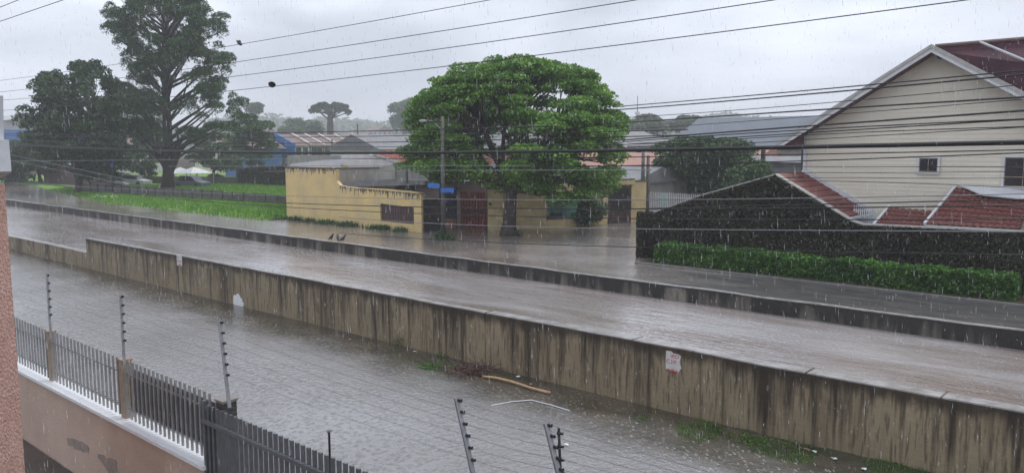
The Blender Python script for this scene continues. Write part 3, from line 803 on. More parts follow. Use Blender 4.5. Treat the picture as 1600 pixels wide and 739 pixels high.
# ================================================================== BIG CREAM HOUSE AT RIGHT
Yh = 34.1
def hy(x, y, Y=Yh): return PY(x, y, Y)
Yf = Yh - .75
oA = PY(1456, 73, Yf); oL = PY(1213, 227, Yf); sl_ = (oA.z - oL.z) / (oA.x - oL.x)
slopeL = sl_; apex = Vector((oA.x, Yh, oA.z - .17)); eL = hy(1258, 222); eL.z = apex.z - (apex.x - eL.x) * slopeL
xr = 2 * apex.x - eL.x
house = thing('gabled_house', 'two-storey cream house with broad gable and maroon roof at right', 'house', (apex.x, Yh + 5, .5))
# siding: real overlapping boards
mbx = MB(); z = .5; bh = .17
while z < apex.z:
    zt = min(z + bh, apex.z)
    def half(q): return min(apex.x - eL.x, (apex.z - q) / slopeL)
    h0 = half(z); h1 = half(zt)
    if h0 > .1:
        lo = .012
        n = len(mbx.v); mbx.v += [(apex.x - h0, Yh - lo, z), (apex.x + h0, Yh - lo, z), (apex.x + h1, Yh, zt), (apex.x - h1, Yh, zt), (apex.x - h0, Yh + .15, z), (apex.x + h0, Yh + .15, z), (apex.x + h1, Yh + .15, zt), (apex.x - h1, Yh + .15, zt)]
        mbx.f += [(n, n + 1, n + 2, n + 3), (n + 4, n + 7, n + 6, n + 5), (n, n + 3, n + 7, n + 4), (n + 1, n + 5, n + 6, n + 2)]
    z = zt
mbx.build('gable_wall', M['cream'], house)
MB().box(eL.x, eL.x + .15, Yh + .16, Yh + 9, .5, eL.z).box(xr - .15, xr, Yh + .16, Yh + 9, .5, eL.z).box(eL.x, xr, Yh + 8.9, Yh + 9.05, .5, eL.z).build('side_walls', M['cream'], house)
MB().box(eL.x - .04, eL.x + .10, Yh - .05, Yh + .1, .5, eL.z - .02).build('corner_board', M['white'], house)
# roof: left slope, right slope, cross wing
oR = Vector((oA.x + 7.2, Yf, oA.z - 7.2 * sl_ * .98))
back = Yh + 9.5
MB().prism([oA, oL, Vector((oL.x, back, oL.z)), Vector((oA.x, back, oA.z))], (0, 0, -.14)).build('roof', M['maroonsoft'], house)
ro = MB().prism([oA, Vector((oA.x, back, oA.z)), Vector((oR.x, back, oR.z)), oR], (0, 0, -.14)).build('roof', M['purple'], house)
tile_roof('roof_tiles', oR + Vector((0, 0.02, .02)), Vector((oR.x, back, oR.z + .02)), Vector((oA.x, back, oA.z + .02)), oA + Vector((0, .02, .02)), M['purple'], house, .28, .36, .03, .05)
# cross wing: its ridge runs to the right from behind the gable's ridge
K0 = Vector((oA.x + .05, Yf + .25, oA.z + .0)); K1 = Vector((oA.x + 9.5, Yh + 1.9, oA.z + .36)); KZ = 2.3
e0 = Vector((K0.x + KZ / sl_, Yf + .1, oA.z - KZ)); e1 = Vector((K1.x, Yf - .2, oA.z - KZ + .25))
tile_roof('roof_tiles', e0, e1, K1, K0, M['purple'], house, .28, .36, .03, .05)
slab('roof', [e0 - Vector((0, 0, .03)), e1 - Vector((0, 0, .03)), K1 - Vector((0, 0, .03)), K0 - Vector((0, 0, .03))], M['purple'], house)
MB().prism([K0, K1, K1 + Vector((0, 4, -2.6)), K0 + Vector((0, 4, -2.6))], (0, 0, -.1)).build('roof', M['purple'], house)
MB().tube([K0 + Vector((0, 0, .04)), K1 + Vector((0, 0, .04))], .07, 6).build('ridge_cap', M['browntile'], house)
MB().tube([K0 + Vector((1.5, -.1, .06)), e0 + Vector((2.1, 0, .09))], .05, 6).build('valley_flashing', M['white'], house)
# barge boards
def barge(a, b, wd, off, m, name):
    MB().prism([a + Vector((0, off, .08)), b + Vector((0, off, .08)), b + Vector((0, off, .08 - wd)), a + Vector((0, off, .08 - wd))], (0, .05, 0)).build(name, m, house)
barge(oA, oL, .30, -.06, M['white'], 'barge_board'); barge(oA, oR, .30, -.06, M['white'], 'barge_board')
barge(oA + Vector((0, 0, .0)), oL, .14, -.10, M['coping'], 'verge_trim'); barge(oA, oR, .14, -.10, M['coping'], 'verge_trim')
MB().prism([oA + Vector((0, .02, -.16)), oL + Vector((0, .02, -.16)), oL + Vector((0, .02, -.2)), oA + Vector((0, .02, -.2))], (0, .68, 0)).build('soffit', M['maroonsoft'], house)
MB().prism([oL + Vector((.05, .12, -.08)), Vector((eL.x, Yf + .12, oL.z - .08)), Vector((eL.x, Yf + .12, eL.z + .35))], (0, .5, 0)).build('eave_box', M['maroonsoft'], house)
MB().beam(oL + Vector((-.08, 0, -.10)), Vector((oL.x - .08, back, oL.z - .10)), .12, .12).build('gutter', M['white'], house)
def window(x0, y0, x1, y1, Y, par, bars=0, fr=.05, fm='white'):
    a = PY(x0, y0, Y); b = PY(x1, y1, Y)
    o = MB().box(a.x - fr * 1.6, b.x + fr * 1.6, Y - .07, Y - .03, a.z, a.z + fr * 1.6).box(a.x - fr * 1.6, b.x + fr * 1.6, Y - .09, Y - .03, b.z - fr * 1.6, b.z).box(a.x - fr * 1.6, a.x, Y - .068, Y - .03, b.z, a.z).box(b.x, b.x + fr * 1.6, Y - .068, Y - .03, b.z, a.z).build('window', M[fm], par)
    MB().box(a.x, b.x, Y - .035, Y - .028, b.z, a.z).build('pane', M['glass'], o)
    m_ = MB()
    m_.box(a.x, a.x + .03, Y - .05, Y - .036, b.z, a.z).box(b.x - .03, b.x, Y - .05, Y - .036, b.z, a.z).box(a.x + .03, b.x - .03, Y - .05, Y - .036, b.z, b.z + .03).box(a.x + .03, b.x - .03, Y - .05, Y - .036, a.z - .03, a.z)
    for i in range(bars):
        zz = b.z + (a.z - b.z) * (i + 1) / (bars + 1); m_.box(a.x + .03, b.x - .03, Y - .048, Y - .036, zz - .014, zz + .014)
    xm = (a.x + b.x) / 2
    m_.box(xm - .012, xm + .012, Y - .052, Y - .049, b.z + .03, a.z - .03)
    m_.build('sash', M['pillar'], o)
    return o
window(1437, 247, 1465, 269, Yh, house); 
a = PY(1571, 246, Yh); b = PY(1571, 293, Yh)
window(1571, 246, 1628, 293, Yh, house, 2)
# small maroon-tiled annex roof behind the ivy gable
ann = thing('lean_to', 'low annex with maroon tiled slope behind the ivy gable peak', 'outbuilding', (-12, 32.5, .5))
rf = PY(1212, 272, Yi + .2); rb_ = Vector((rf.x, Yh - .08, rf.z)); ef = PY(1322, 340, Yi + .2); eb = Vector((ef.x, Yh - .08, ef.z)); lf = PY(1030, 331, Yi + .2)
tile_roof('roof_tiles', ef, eb, rb_, rf, M['redtile'], ann, .2, .33, .03, .05)
slab('roof', [ef - Vector((0, 0, .02)), eb - Vector((0, 0, .02)), rb_ - Vector((0, 0, .02)), rf - Vector((0, 0, .02))], M['redtile'], ann)
slab('roof', [rf, rb_, Vector((lf.x, Yh - .08, lf.z)), lf], M['fibre'], ann)
MB().box(lf.x + .5, ef.x - .1, Yi + .4, Yh - .2, .5, lf.z - .2).build('wall', M['cream'], ann)
MB().beam(rb_ + Vector((0, -.02, .1)), eb + Vector((.05, -.02, .1)), .1, .16).build('flashing', M['white'], ann)
MB().beam(eb + Vector((.08, 0, -.05)), ef + Vector((.08, 0, -.05)), .1, .1).build('gutter', M['white'], ann)
# two tiled roofs at right
def shed(label, e0, e1, t1, t0, y0, y1, xs_end=None):
    a, b, c_, d_ = PY(*e0, y0), PY(*e1, y0), PY(*t1, y1), PY(*t0, y1)
    t = thing('tiled_shed', label, 'outbuilding', ((a.x + b.x) / 2, (y0 + y1) / 2, .5))
    tile_roof('roof_tiles', a, b, c_, d_, M['redtile'], t, .21, .34, .045, .07)
    slab('roof', [a - Vector((0, 0, .02)), b - Vector((0, 0, .02)), c_ - Vector((0, 0, .02)), d_ - Vector((0, 0, .02))], M['redtile'], t, .1)
    MB().beam(a + Vector((-.04, -.02, .05)), d_ + Vector((-.04, 0, .05)), .09, .12).build('verge', M['white'], t)
    MB().beam(a + Vector((0, -.08, -.02)), b + Vector((0, -.08, -.02)), .08, .09).build('gutter', M['coping'], t)
    MB().box(a.x + .15, b.x - .1, y0 + .15, y1 - .1, .5, min(a.z, b.z) - .1).build('wall', M['cream'], t)
    return t, a, b, c_, d_
shed('small red-tiled roof left of the larger tiled roof, below the small window', (1365, 356), (1440, 360), (1462, 331), (1391, 325), 31.3, 33.2)
t, a, b, c_, d_ = shed('larger red-tiled roof right of the smaller one, at the right edge', (1447, 352), (1592, 360), (1612, 312), (1495, 294), 31.3, 34.0)
MB().prism([d_ + Vector((0, 0, .12)), c_ + Vector((1.6, 0, .12)), c_ + Vector((1.6, -.1, -.12)), PY(1535, 311, 33.3) + Vector((0, 0, .12))], (0, 0, .05)).build('flashing', M['white'], t)
# white pickets between the annex and the sheds
def pickets(label, a, b, hgt, n, name='picket_fence', m=M['white'], w_=.04, rails=(.15, .8), group=None):
    a = Vector(a); b = Vector(b); t = thing(name, label, 'fence', ((a.x + b.x) / 2, (a.y + b.y) / 2, min(a.z, b.z)), group)
    m_ = MB()
    for r_ in rails: MB().beam(a + Vector((0, .02, hgt * r_)), b + Vector((0, .02, hgt * r_)), .03, .04).build('rail', m, t)
    for i in range(n):
        p = a.lerp(b, (i + .5) / n); MB().prism([p + Vector((-w_ / 2, -.02, 0)), p + Vector((w_ / 2, -.02, 0)), p + Vector((w_ / 2, -.02, hgt)), p + Vector((0, -.02, hgt + w_)), p + Vector((-w_ / 2, -.02, hgt))], (0, .02, 0)).build('picket', m, t)
    return t
a = PY(1332, 352, 32.6); b = PY(1372, 352, 32.6); pickets('short white picket fence between the annex and the small tiled roof', (a.x, 32.6, a.z - .1), (b.x, 32.6, a.z - .1), .85, 12)
a = PD(1014, 326, 52); b = PD(1100, 326, 49)
pickets('white picket fence behind the left slope of the ivy wall', (a.x, a.y, a.z - .2), (b.x, b.y, a.z - .2), 1.25, 30, w_=.05)
MB_ = MB(); MB_.prism([Vector((a.x, a.y + .1, .5)), Vector((b.x, b.y + .1, .5)), Vector((b.x, b.y + .1, a.z - .15)), Vector((a.x, a.y + .1, a.z - .15))], (0, .15, 0)); tag(MB_.build('fence_base', M['whitewall']), 'pale low wall under the white picket fence', 'wall')
a = PD(1030, 303, 55); b = PD(1044, 318, 55)
tag(MB().box(a.x, b.x, a.y, a.y + .3, b.z, a.z).beam(((a.x + b.x) / 2, a.y + .15, .45), ((a.x + b.x) / 2, a.y + .15, b.z), .1).build('notice_board', M['teal']), 'small teal board standing behind the white picket fence', 'board')

# ================================================================== YELLOW CORNER PROPERTY
Yy = 31.4
def py_(x, y): return PY(x, y, Yy)
yb = thing('yellow_building', 'long weathered yellow wall of the corner building with a rusty garage door', 'building', (py_(550, 340).x, Yy + 2, .5))
xa, xb = py_(447, 300).x, py_(658, 300).x
zt = py_(450, 262).z; zl = py_(600, 295).z; d0, d1 = py_(594, 318), py_(647, 355)
# front wall with door opening built from pieces
outl = [Vector((xa, Yy, .45)), Vector((d0.x, Yy, .45)), Vector((d0.x, Yy, d0.z)), Vector((d1.x, Yy, d0.z - .10)), Vector((d1.x, Yy, .45)), Vector((xb, Yy, .45)),
        Vector((xb, Yy, py_(657, 302).z)), Vector((py_(640, 300).x, Yy, py_(640, 299).z)), Vector((py_(600, 295).x, Yy, py_(600, 296).z)), Vector((py_(560, 290).x, Yy, py_(560, 294).z)), Vector((py_(540, 288).x, Yy, py_(540, 292).z)), Vector((py_(531, 288).x, Yy, py_(531, 290).z)), Vector((py_(525, 262).x, Yy, py_(524, 283).z)), Vector((py_(525, 262).x, Yy, py_(525, 263).z)), Vector((xa, Yy, py_(447, 262).z))]
MB().prism(outl, (0, .25, 0)).build('front_wall', M['yellow'], yb)
MB().box(d0.x, d1.x, Yy - .03, Yy + .2, .45, d1.z + .16).build('door_sill', M['yellow'], yb)
MB().box(xa, xa + .25, Yy + .26, Yy + 6, .45, zt).build('side_wall', M['yellow'], yb)
mbx = MB()
for i in range(26):
    t_ = i / 26; x0 = d0.x + (d1.x - d0.x) * t_; mbx.box(x0 + .005, x0 + (d1.x - d0.x) / 26 - .005, Yy + .1 + .02 * (i % 2), Yy + .15, .5, d0.z + .02)
mbx.build('garage_door', M['rust'], yb)
# mossy top edge with drips
mbx = MB()
def drips(xs0, zs0, xs1, zs1, n, ln):
    for i in range(n):
        t_ = (i + rnd.random()) / n; x = xs0 + (xs1 - xs0) * t_; z = zs0 + (zs1 - zs0) * t_; h = ln * rnd.random() ** 2 + .03; w__ = rnd.uniform(.02, .07)
        mbx.prism([(x - w__, Yy - .004 - .0001 * (i % 9), z), (x + w__, Yy - .004 - .0001 * (i % 9), z), (x + w__ * .3, Yy - .004 - .0001 * (i % 9), z - h), (x - w__ * .3, Yy - .004 - .0001 * (i % 9), z - h)], (0, .003, 0))
drips(xa, zt - .01, py_(525, 262).x, zt - .01, 60, .5); drips(py_(560, 292).x, py_(560, 294).z, xb, py_(657, 303).z, 90, .45); drips(py_(531, 290).x, py_(531, 290).z, py_(560, 292).x, py_(560, 295).z, 16, .5)
mbx.build('moss_drips', M['moss'], yb)
MB().beam(Vector((xa, Yy + .1, zt + .03)), Vector((py_(525, 262).x, Yy + .1, zt + .03)), .34, .07).build('coping', M['moss'], yb)
MB().beam((xb - .2, Yy + .1, outl[6].z - .02), (xb + .55, Yy + .1, outl[6].z - .06), .2, .06).build('bracket', M['moss'], yb)
# dark carport roof and whitewashed wall behind
def solid(name, pix, Y, m, par, th=.2):
    return MB().prism([PY(x, y, Y) for x, y in pix], (0, th, 0)).build(name, m, par)
bl = thing('rear_house', 'jumble of white and grey rendered walls with red tiled roof behind the yellow wall', 'house', (PY(600, 300, 34).x, 35, .5))
solid('white_wall', [(525, 262), (592, 262), (617, 256), (617, 300), (525, 300)], 33.6, M['bare'], bl)
MB().beam(PY(525, 263, 33.55), PY(592, 262, 33.55), .1, .07).build('parapet_edge', M['moss'], bl)
solid('gable_wall', [(533, 242), (576, 241), (617, 256), (617, 300), (533, 300)], 36.5, M['whitewall'], bl)
solid('gable_wall', [(617, 256), (690, 272), (690, 300), (617, 300)], 36.48, M['bare'], bl)
a, b, c_, d_ = PY(576, 241, 36.2), PY(692, 273, 36.2), PY(700, 250, 42), PY(665, 238, 42)
a2 = PY(576, 240, 36.3); b2 = PY(692, 272, 36.3)
tile_roof('roof', a2, b2, Vector((b2.x, 44, b2.z + .9)), Vector((a2.x + 1, 44, a2.z + .5)), M['redtile2'], bl, .3, .45, .05, .08)
MB().prism([PY(530, 286, 32.6), PY(617, 280, 33.4), PY(690, 284, 33.6), PY(690, 288, 33.4), PY(530, 293, 32.2)], (0, .9, .03)).build('carport_roof', M['fibredark'], bl)
solid('carport_wall', [(530, 290), (645, 287), (645, 330), (530, 330)], 33.9, M['fibredark'], bl)
solid('light_wall', [(449, 243), (533, 243), (533, 290), (449, 290)], 39.5, M['bare'], bl)
MB().prism([PY(497, 263, 34.5), PY(533, 263, 34.5), PY(533, 249, 39), PY(508, 250, 39)], (0, 0, -.1)).build('sheet_roof', M['fibre'], bl)
MB().prism([PY(452, 262, 35), PY(497, 263, 34.5), PY(508, 250, 39), PY(455, 256, 39)], (0, 0, -.12)).build('sheet_roof', M['fibre'], bl)
# pink house
ph = thing('pink_house', 'low pink rendered house front with a dark blue door behind railings', 'house', (PY(700, 320, 35.6).x, 36, .5))
pw = [(600, 284), (690, 284), (762, 286), (762, 352), (600, 352)]
q = [PY(x, y, 35.6) for x, y in pw]; q[3].z = q[4].z = .45; MB().prism(q, (0, .25, 0)).build('wall', M['pink'], ph)
MB().beam(PY(600, 284, 35.4), PY(775, 285, 35.4), .5, .10).build('roof_edge', M['fibredark'], ph)
a, b = PY(688, 295, 35.6), PY(714, 352, 35.6)
dr = MB().box(a.x, b.x, 35.5, 35.6, .5, a.z).build('door', M['doorblue'], ph)
mbx = MB()
for i in range(5): mbx.box(a.x + .08 + i * (b.x - a.x - .16) / 5, a.x + .04 + (i + 1) * (b.x - a.x - .16) / 5, 35.47, 35.502, .7, a.z - .15)
mbx.build('panel', M['doorblue'], dr)
MB().box(a.x - .1, b.x + .1, 35.45, 35.58, a.z, a.z + .14).build('lintel', M['bluesign'], ph)
nb = PY(716, 296, 35.58); put_text('70', .28, nb.x, 35.57, nb.z - .1, M['black'], ph)
# planks leaning
mbx = MB(); 
for x0, y0, x1, y1 in ((664, 345, 680, 312), (672, 346, 662, 318), (686, 348, 664, 330), (676, 348, 690, 338)):
    mbx.beam(PY(x0, y0, 34.9), PY(x1, y1, 35.4), .07, .04)
tag(mbx.build('leaning_planks', M['fibredark']), 'dark planks leaning against the pink wall behind the railings', 'planks')
MB_ = MB(); a = PY(704, 344, 34.6); MB_.box(a.x - .35, a.x + .4, 34.3, 34.7, .5, .95).box(a.x - .37, a.x + .42, 34.28, 34.72, .95, 1.02)
tag(MB_.build('orange_crate', M['orange']), 'orange crate standing in front of the dark blue door', 'crate')
# railings
def railing(label, a, b, hgt, n, m, name='railing', w_=.02, cat='railing', rails=(.08, .95)):
    a = Vector(a); b = Vector(b); t = thing(name, label, cat, ((a.x + b.x) / 2, (a.y + b.y) / 2, a.z))
    m_ = MB()
    for r_ in rails: MB().beam(a + Vector((0, 0, hgt * r_)), b + Vector((0, 0, hgt * r_)), .04, .04).build('rail', m, t)
    for i in range(n):
        p = a.lerp(b, (i + .5) / n); MB().beam(p, p + Vector((0, 0, hgt)), w_, w_).build('bar', m, t)
    return t
p0 = Vector((xb + .05, Yy + .1, .5)); p1 = Vector((Pz(757, 359).x, Pz(757, 359).y, .5))
pm = Vector((Pz(730, 354).x, Pz(730, 354).y, .5))
railing('dark vertical-bar railing in front of the pink house', p0, Vector((pm.x, 33.4, .5)), 1.9, 34, M['darkpole'])
# red gate
t = thing('red_gate', 'weathered red panel gate beside the yellow pillar', 'gate', (pm.x + 1, 35, .5))
gz1 = PY(731, 300, pm.y - .6).z
ga = Vector((pm.x, pm.y - .5, .5)); gb = Vector((p1.x, p1.y, .5))
gt = 2.75
m_ = MB(); m_.prism([ga, gb, gb + Vector((0, 0, gt - .5)), ga + Vector((0, 0, gt - .5))], (0, .06, 0)); m_.build('panel', M['reddoor'], t)
m_ = MB()
for r_ in (0.1, .45, .8, .97): m_.beam(ga + Vector((0, -.04, 2.2 * r_)), gb + Vector((0, -.04, 2.2 * r_)), .05, .07)
for i in range(9):
    p = ga.lerp(gb, i / 8) + Vector((0, -.04, 0)); m_.beam(p, p + Vector((0, 0, 2.2)), .045, .03)
for i in range(8):
    p = ga.lerp(gb, i / 8) + Vector((0, -.05, .3)); q_ = ga.lerp(gb, (i + 1) / 8) + Vector((0, -.05, 1.6)); m_.beam(p, q_, .03, .03)
m_.build('frame', M['rust'], t)
# yellow pillar and boundary wall along the side street
def Pg(x, y): return Pz(x, y)
A = Pg(762, 361); B = Pg(786, 361)
def pier(label, a, b, ztop_, m, depth=.6, name='gate_pier', grp=None):
    d = (b - a); d.z = 0; n_ = Vector((-d.y, d.x, 0)).normalized()
    if n_.dot(Vector((0, 1, 0))) < 0: n_ = -n_
    t = thing(name, label, 'pillar', (a + b) / 2 + n_ * depth / 2, grp)
    p = [Vector(v) for v in (a, b, b + n_ * depth, a + n_ * depth)]
    for v in p: v.z = .45
    MB().prism(p, (0, 0, ztop_ - .45)).build('shaft', m, t)
    c = sum(p, Vector()) / 4
    q = [c + (v - c) * 1.12 for v in p]
    for v in q: v.z = ztop_
    MB().prism(q, (0, 0, .08)).build('cap', M['moss'], t)
    return t
pt = pier('yellow gate pillar between the red gate and the tree trunk', A, B, 2.95, M['yellowb'])
a = A.lerp(B, .12); MB().box(a.x, a.x + .16, a.y - .06, a.y - .01, 2.0, 2.2).build('meter_box', M['rust'], pt)
W0 = Pg(787, 359.5); W1 = Pg(854, 357); W2 = Pg(898, 353.5); W3 = Pg(944, 350); W4 = Pg(950, 349)
def wseg(name, a, b, z1, m, par, th=.2, z0=.45):
    a = Vector(a); b = Vector(b); a.z = b.z = z0; d = (b - a).normalized(); n_ = Vector((-d.y, d.x, 0))
    if n_.dot(Vector((-1, 1, 0))) < 0: n_ = -n_
    return MB().prism([a, b, b + n_ * th, a + n_ * th], (0, 0, z1 - z0)).build(name, m, par)
bw = thing('boundary_wall', 'yellow boundary wall behind the trunk, running along the side street', 'wall', (W0 + W3) / 2)
wseg('wall', W0, W1, 2.75, M['yellowb'], bw); wseg('wall', W1, W2, 1.05, M['yellowb'], bw); wseg('wall', W2 , W3, 1.05, M['yellowb'], bw)
hb = thing('yellow_outbuilding', 'pale yellow building standing behind the teal gate', 'building', (W2 + W1) / 2 + Vector((-1.5, 2.5, 0)))
wseg('wall', W1 + Vector((-2.0, 2.2, 0)), W3 + Vector((-1.6, 1.5, 0)), 3.3, M['yellowb'], hb)
wseg('wall', W0 + Vector((-.8, 1.6, 0)), W1 + Vector((-2.0, 2.2, 0)), 3.2, M['yellowb'], hb)
wseg('parapet', W1 + Vector((-2.0, 2.15, 0)), W3 + Vector((-1.6, 1.45, 0)), 3.4, M['moss'], hb, .3, 3.3)
t = thing('teal_gate', 'teal sheet gate with dark bars in the yellow wall', 'gate', (W1 + W2) / 2)
m_ = wseg('panel', W1 + Vector((0, .06, 0)), W2 + Vector((.1, .06, 0)), 2.55, M['teal'], t, .04, 1.02)
for i in range(22):
    p = W1.lerp(W2, (i + .5) / 22) + Vector((.05, -.05, 0)); MB().beam(Vector((p.x, p.y, 1.0)), Vector((p.x, p.y, 2.7)), .025).build('bar', M['darkpole'], t)
wseg('lower_band', W1 + Vector((.03, -.03, 0)), W2 + Vector((.03, -.03, 0)), 1.4, M['rust'], t, .02, 1.1)
pier('slim yellow post left of the brown driveway gate', W3 + Vector((-.1, 0, 0)), W4, 2.2, M['yellowb'], .25, grp=None)
G1 = Pg(986, 347.5); G2 = Pg(1009, 346.5)
t = thing('driveway_gate', 'dark barred driveway gate with a brown lower panel', 'gate', (W4 + G1) / 2)
wseg('lower_panel', W4, G1, 1.35, M['orange'], t, .05, .5)
wseg('back_sheet', W4 + Vector((-.2, .5, 0)), G1 + Vector((-.2, .5, 0)), 2.7, M['pole'], t, .05, .5)
for i in range(20):
    p = W4.lerp(G1, (i + .5) / 20); MB().beam(Vector((p.x, p.y - .05, .5)), Vector((p.x, p.y - .05, 2.9 + .0 * i)), .035).build('bar', M['darkpole'], t)
for z in (.6, 1.4, 2.85): MB().beam(Vector((W4.x, W4.y - .07, z)), Vector((G1.x, G1.y - .07, z)), .05).build('rail', M['darkpole'], t)
t = thing('gate_canopy', 'mossy lintel over the driveway gate', 'canopy', (W4 + G1) / 2 + Vector((0, .3, 2.5)))
MB().beam(Vector((W4.x - .3, W4.y + .2, 3.1)), Vector((G1.x, G1.y + .2, 3.15)), .5, .3).build('lintel', M['yellowb'], t)
MB().beam(Vector((W4.x - .3, W4.y + .2, 3.29)), Vector((G1.x, G1.y + .2, 3.34)), .54, .06).build('coping', M['moss'], t)
pier('wide yellow pillar right of the driveway gate', G1, G2, 3.15, M['yellowb'], .6)
# dark wall & trees beyond the pillar
wseg_o = wseg('garden_wall', G2 + Vector((.6, 3, 0)), G2 + Vector((4.5, 3.4, 0)), 2.0, M['pole'], None); tag(wseg_o, 'dark grey wall between the wide yellow pillar and the white fence', 'wall')
# weeds by the pole and the trunk
def tuft(px, py, n, hgt, label, rad=.5):
    c = Pg(px, py)
    def fn():
        return (c.x + rnd.gauss(0, rad * .6), c.y + rnd.gauss(0, rad * .4), .48)
    P = np.array([fn() for _ in range(n)]); P[:, 2] += np.abs(rng.normal(0, hgt * .4, n))
    o = leaves('weed_clump', P, .14, M['leaf_mid'], None, 0, .5); tag(o, label, 'weeds', kind='stuff')
tuft(694, 374, 900, .5, 'clump of weeds at the foot of the concrete pole'); tuft(800, 367, 700, .45, 'low weeds around the base of the big tree trunk', .4)
tuft(610, 353, 500, .4, 'tuft of weeds below the garage door', .6)

# ================================================================== LEFT LOT
a = Pz(60, 292); b = Pz(447, 321)
t = thing('panel_wall', 'low wall of dark weathered concrete panels between the verge and the lot', 'wall', (a + b) / 2)
L0 = Pz(130, 301); L1 = Pz(452, 321.5); nP = 22; m_ = MB(); mc = MB()
for i in range(nP):
    p = L0.lerp(L1, i / nP); q = L0.lerp(L1, (i + 1) / nP); h0 = .98 - .10 * (i / nP) + rnd.uniform(-.06, .06); h1 = h0 + rnd.uniform(-.04, .04)
    y_ = rnd.uniform(-.05, .05)
    m_.prism([p + Vector((.03, y_, -.1)), q + Vector((-.03, y_, -.1)), q + Vector((-.03, y_, h1)), p + Vector((.03, y_, h0))], (0, .08, 0))
    mc.box(p.x - .08, p.x + .08, p.y - .08 + y_ * .2, p.y + .12, .4, .5 + h0 + .04)
m_.build('panels', M['darkpanel'], t); mc.build('posts', M['brick'], t)
# dark overgrown wall at the lot's right side
a = PX(447, 290, -62); 
w0 = Pz(450, 293); w1 = Pz(372, 288.5)
o = thing('overgrown_wall', 'tall dark brick wall overgrown with creeper beside the yellow building', 'wall', (w0 + w1) / 2)
d = (w1 - w0).normalized(); zt_ = 3.1
MB().prism([w0, w1, w1 + Vector((0, 0, 2.0)), w0 + Vector((0, 0, 2.75))], (0, .3, 0)).build('brickwork', M['brick'], o)
P = []
for _ in range(5000):
    k = rnd.random(); p = w0.lerp(w1, k); P.append((p.x + rnd.uniform(-.1, .1), p.y - .1 - rnd.random() * .2, .5 + rnd.random() * (2.75 - .7 * k)))
leaves('creeper', np.array(P), .2, M['leaf_ivy'], o)
# far boundary wall of lot and wall at left bend
w2_ = far_base(368, 108); w3_ = far_base(190, 118)
tag(MB().prism([w2_, w3_, w3_ + Vector((0, 0, 1.1)), w2_ + Vector((0, 0, 1.1))], (0, .2, 0)).build('boundary_wall', M['pole']), 'grey boundary wall at the back of the grassy lot', 'wall')
w4_ = Pz(30, 288); w5_ = Pz(135, 297)
tag(MB().prism([w4_ + Vector((0, 3, 0)), w5_ + Vector((0, 3, 0)), w5_ + Vector((0, 3, 1.9)), w4_ + Vector((0, 3, 2.4))], (0, .2, 0)).build('boundary_wall', M['rust']), 'brown wall under the dark trees at the left bend', 'wall')
# white canopies, car
def canopy(label, px0, px1, py, D):
    a = PD(px0, py, D); b = PD(px1, py, D); c = (a + b) / 2
    t = thing('canopy', label, 'canopy', (c.x, c.y, .5)); e = [a + Vector((-.0, -1, 0)), b + Vector((0, -1, 0)), b + Vector((0, 2, 0)), a + Vector((0, 2, 0))]
    pk = c + Vector((0, .5, .8)); m_ = MB()
    for i in range(4): m_.poly([e[i], e[(i + 1) % 4], pk])
    m_.build('fabric', M['white'], t); m_ = MB()
    for q in e: m_.beam((q.x, q.y, .5), q, .1)
    m_.build('poles', M['grey_metal'], t)
canopy('white peaked canopy just right of the pine trunk', 284, 310, 271, 100)
canopy('smaller white canopy hugging the pine trunk', 268, 284, 271, 104)
def car(label, c, ang, m):
    t = thing('parked_car', label, 'car', c); ca, sa = math.cos(ang), math.sin(ang)
    def W_(x, y, z): return (c[0] + x * ca - y * sa, c[1] + x * sa + y * ca, c[2] + z)
    def pr(pr_, y0, y1, n_, m__, par):
        k = MB(); k.prism([W_(x, y0, z) for x, z in pr_], Vector(W_(0, y1, 0)) - Vector(W_(0, y0, 0))); return k.build(n_, m__, par)
    pr([(-2.1, .3), (2.1, .3), (2.15, .7), (1.2, .9), (-1.9, .95), (-2.15, .75)], -.85, .85, 'body', m, t)
    pr([(-1.7, .95), (1.15, .9), (.5, 1.42), (-1.1, 1.45)], -.72, .72, 'windows', M['glass'], t)
    pr([(-1.1, 1.45), (.5, 1.42), (.45, 1.5), (-1.05, 1.52)], -.74, .74, 'roof', m, t)
    for x in (-1.3, 1.3):
        for y in (-.86, .70):
            k = MB(); k.tube([W_(x, y, .32), W_(x, y + .17, .32)], .32, 12); k.build('wheel', M['black'], t)
car('pale car parked behind the lot, left of the pine', far_base(205, 112), .5, M['haze_blg'])
car('grey car parked under the white canopies', far_base(297, 104), .4, M['slate'])
a = PD(185, 286, 84)
o = MB().prism([a + Vector((-1.2, 0, -.1)), a + Vector((-.4, -.4, .15)), a + Vector((.9, 0, .05)), a + Vector((1.2, .4, -.15))], (0, .3, .08)).build('tarpaulin', M['white']); tag(o, 'crumpled white tarpaulin lying on the panel wall left of the blue-signed pole', 'tarpaulin')
a = Pz(258, 297); o = MB().prism([a + Vector((-1.9, 0, 0)), a + Vector((-.9, 0, 0)), a + Vector((-.7, 0, 1.0))], (0, .15, 0)).build('white_board', M['white']); tag(o, 'small white triangular board leaning at the pine trunk', 'board')
# rubble near road edge
m_ = MB()
for i in range(70):
    p = Pz(140 + rnd.random() * 45, 303 + rnd.random() * 8); s = rnd.uniform(.05, .2); m_.ball((p.x, p.y, .55 + s * .3), (s, s, s * .6), 6, 4)
tag(m_.build('rubble', M['whitewall']), 'scatter of pale rubble on the verge at the road edge', 'rubble', kind='stuff')

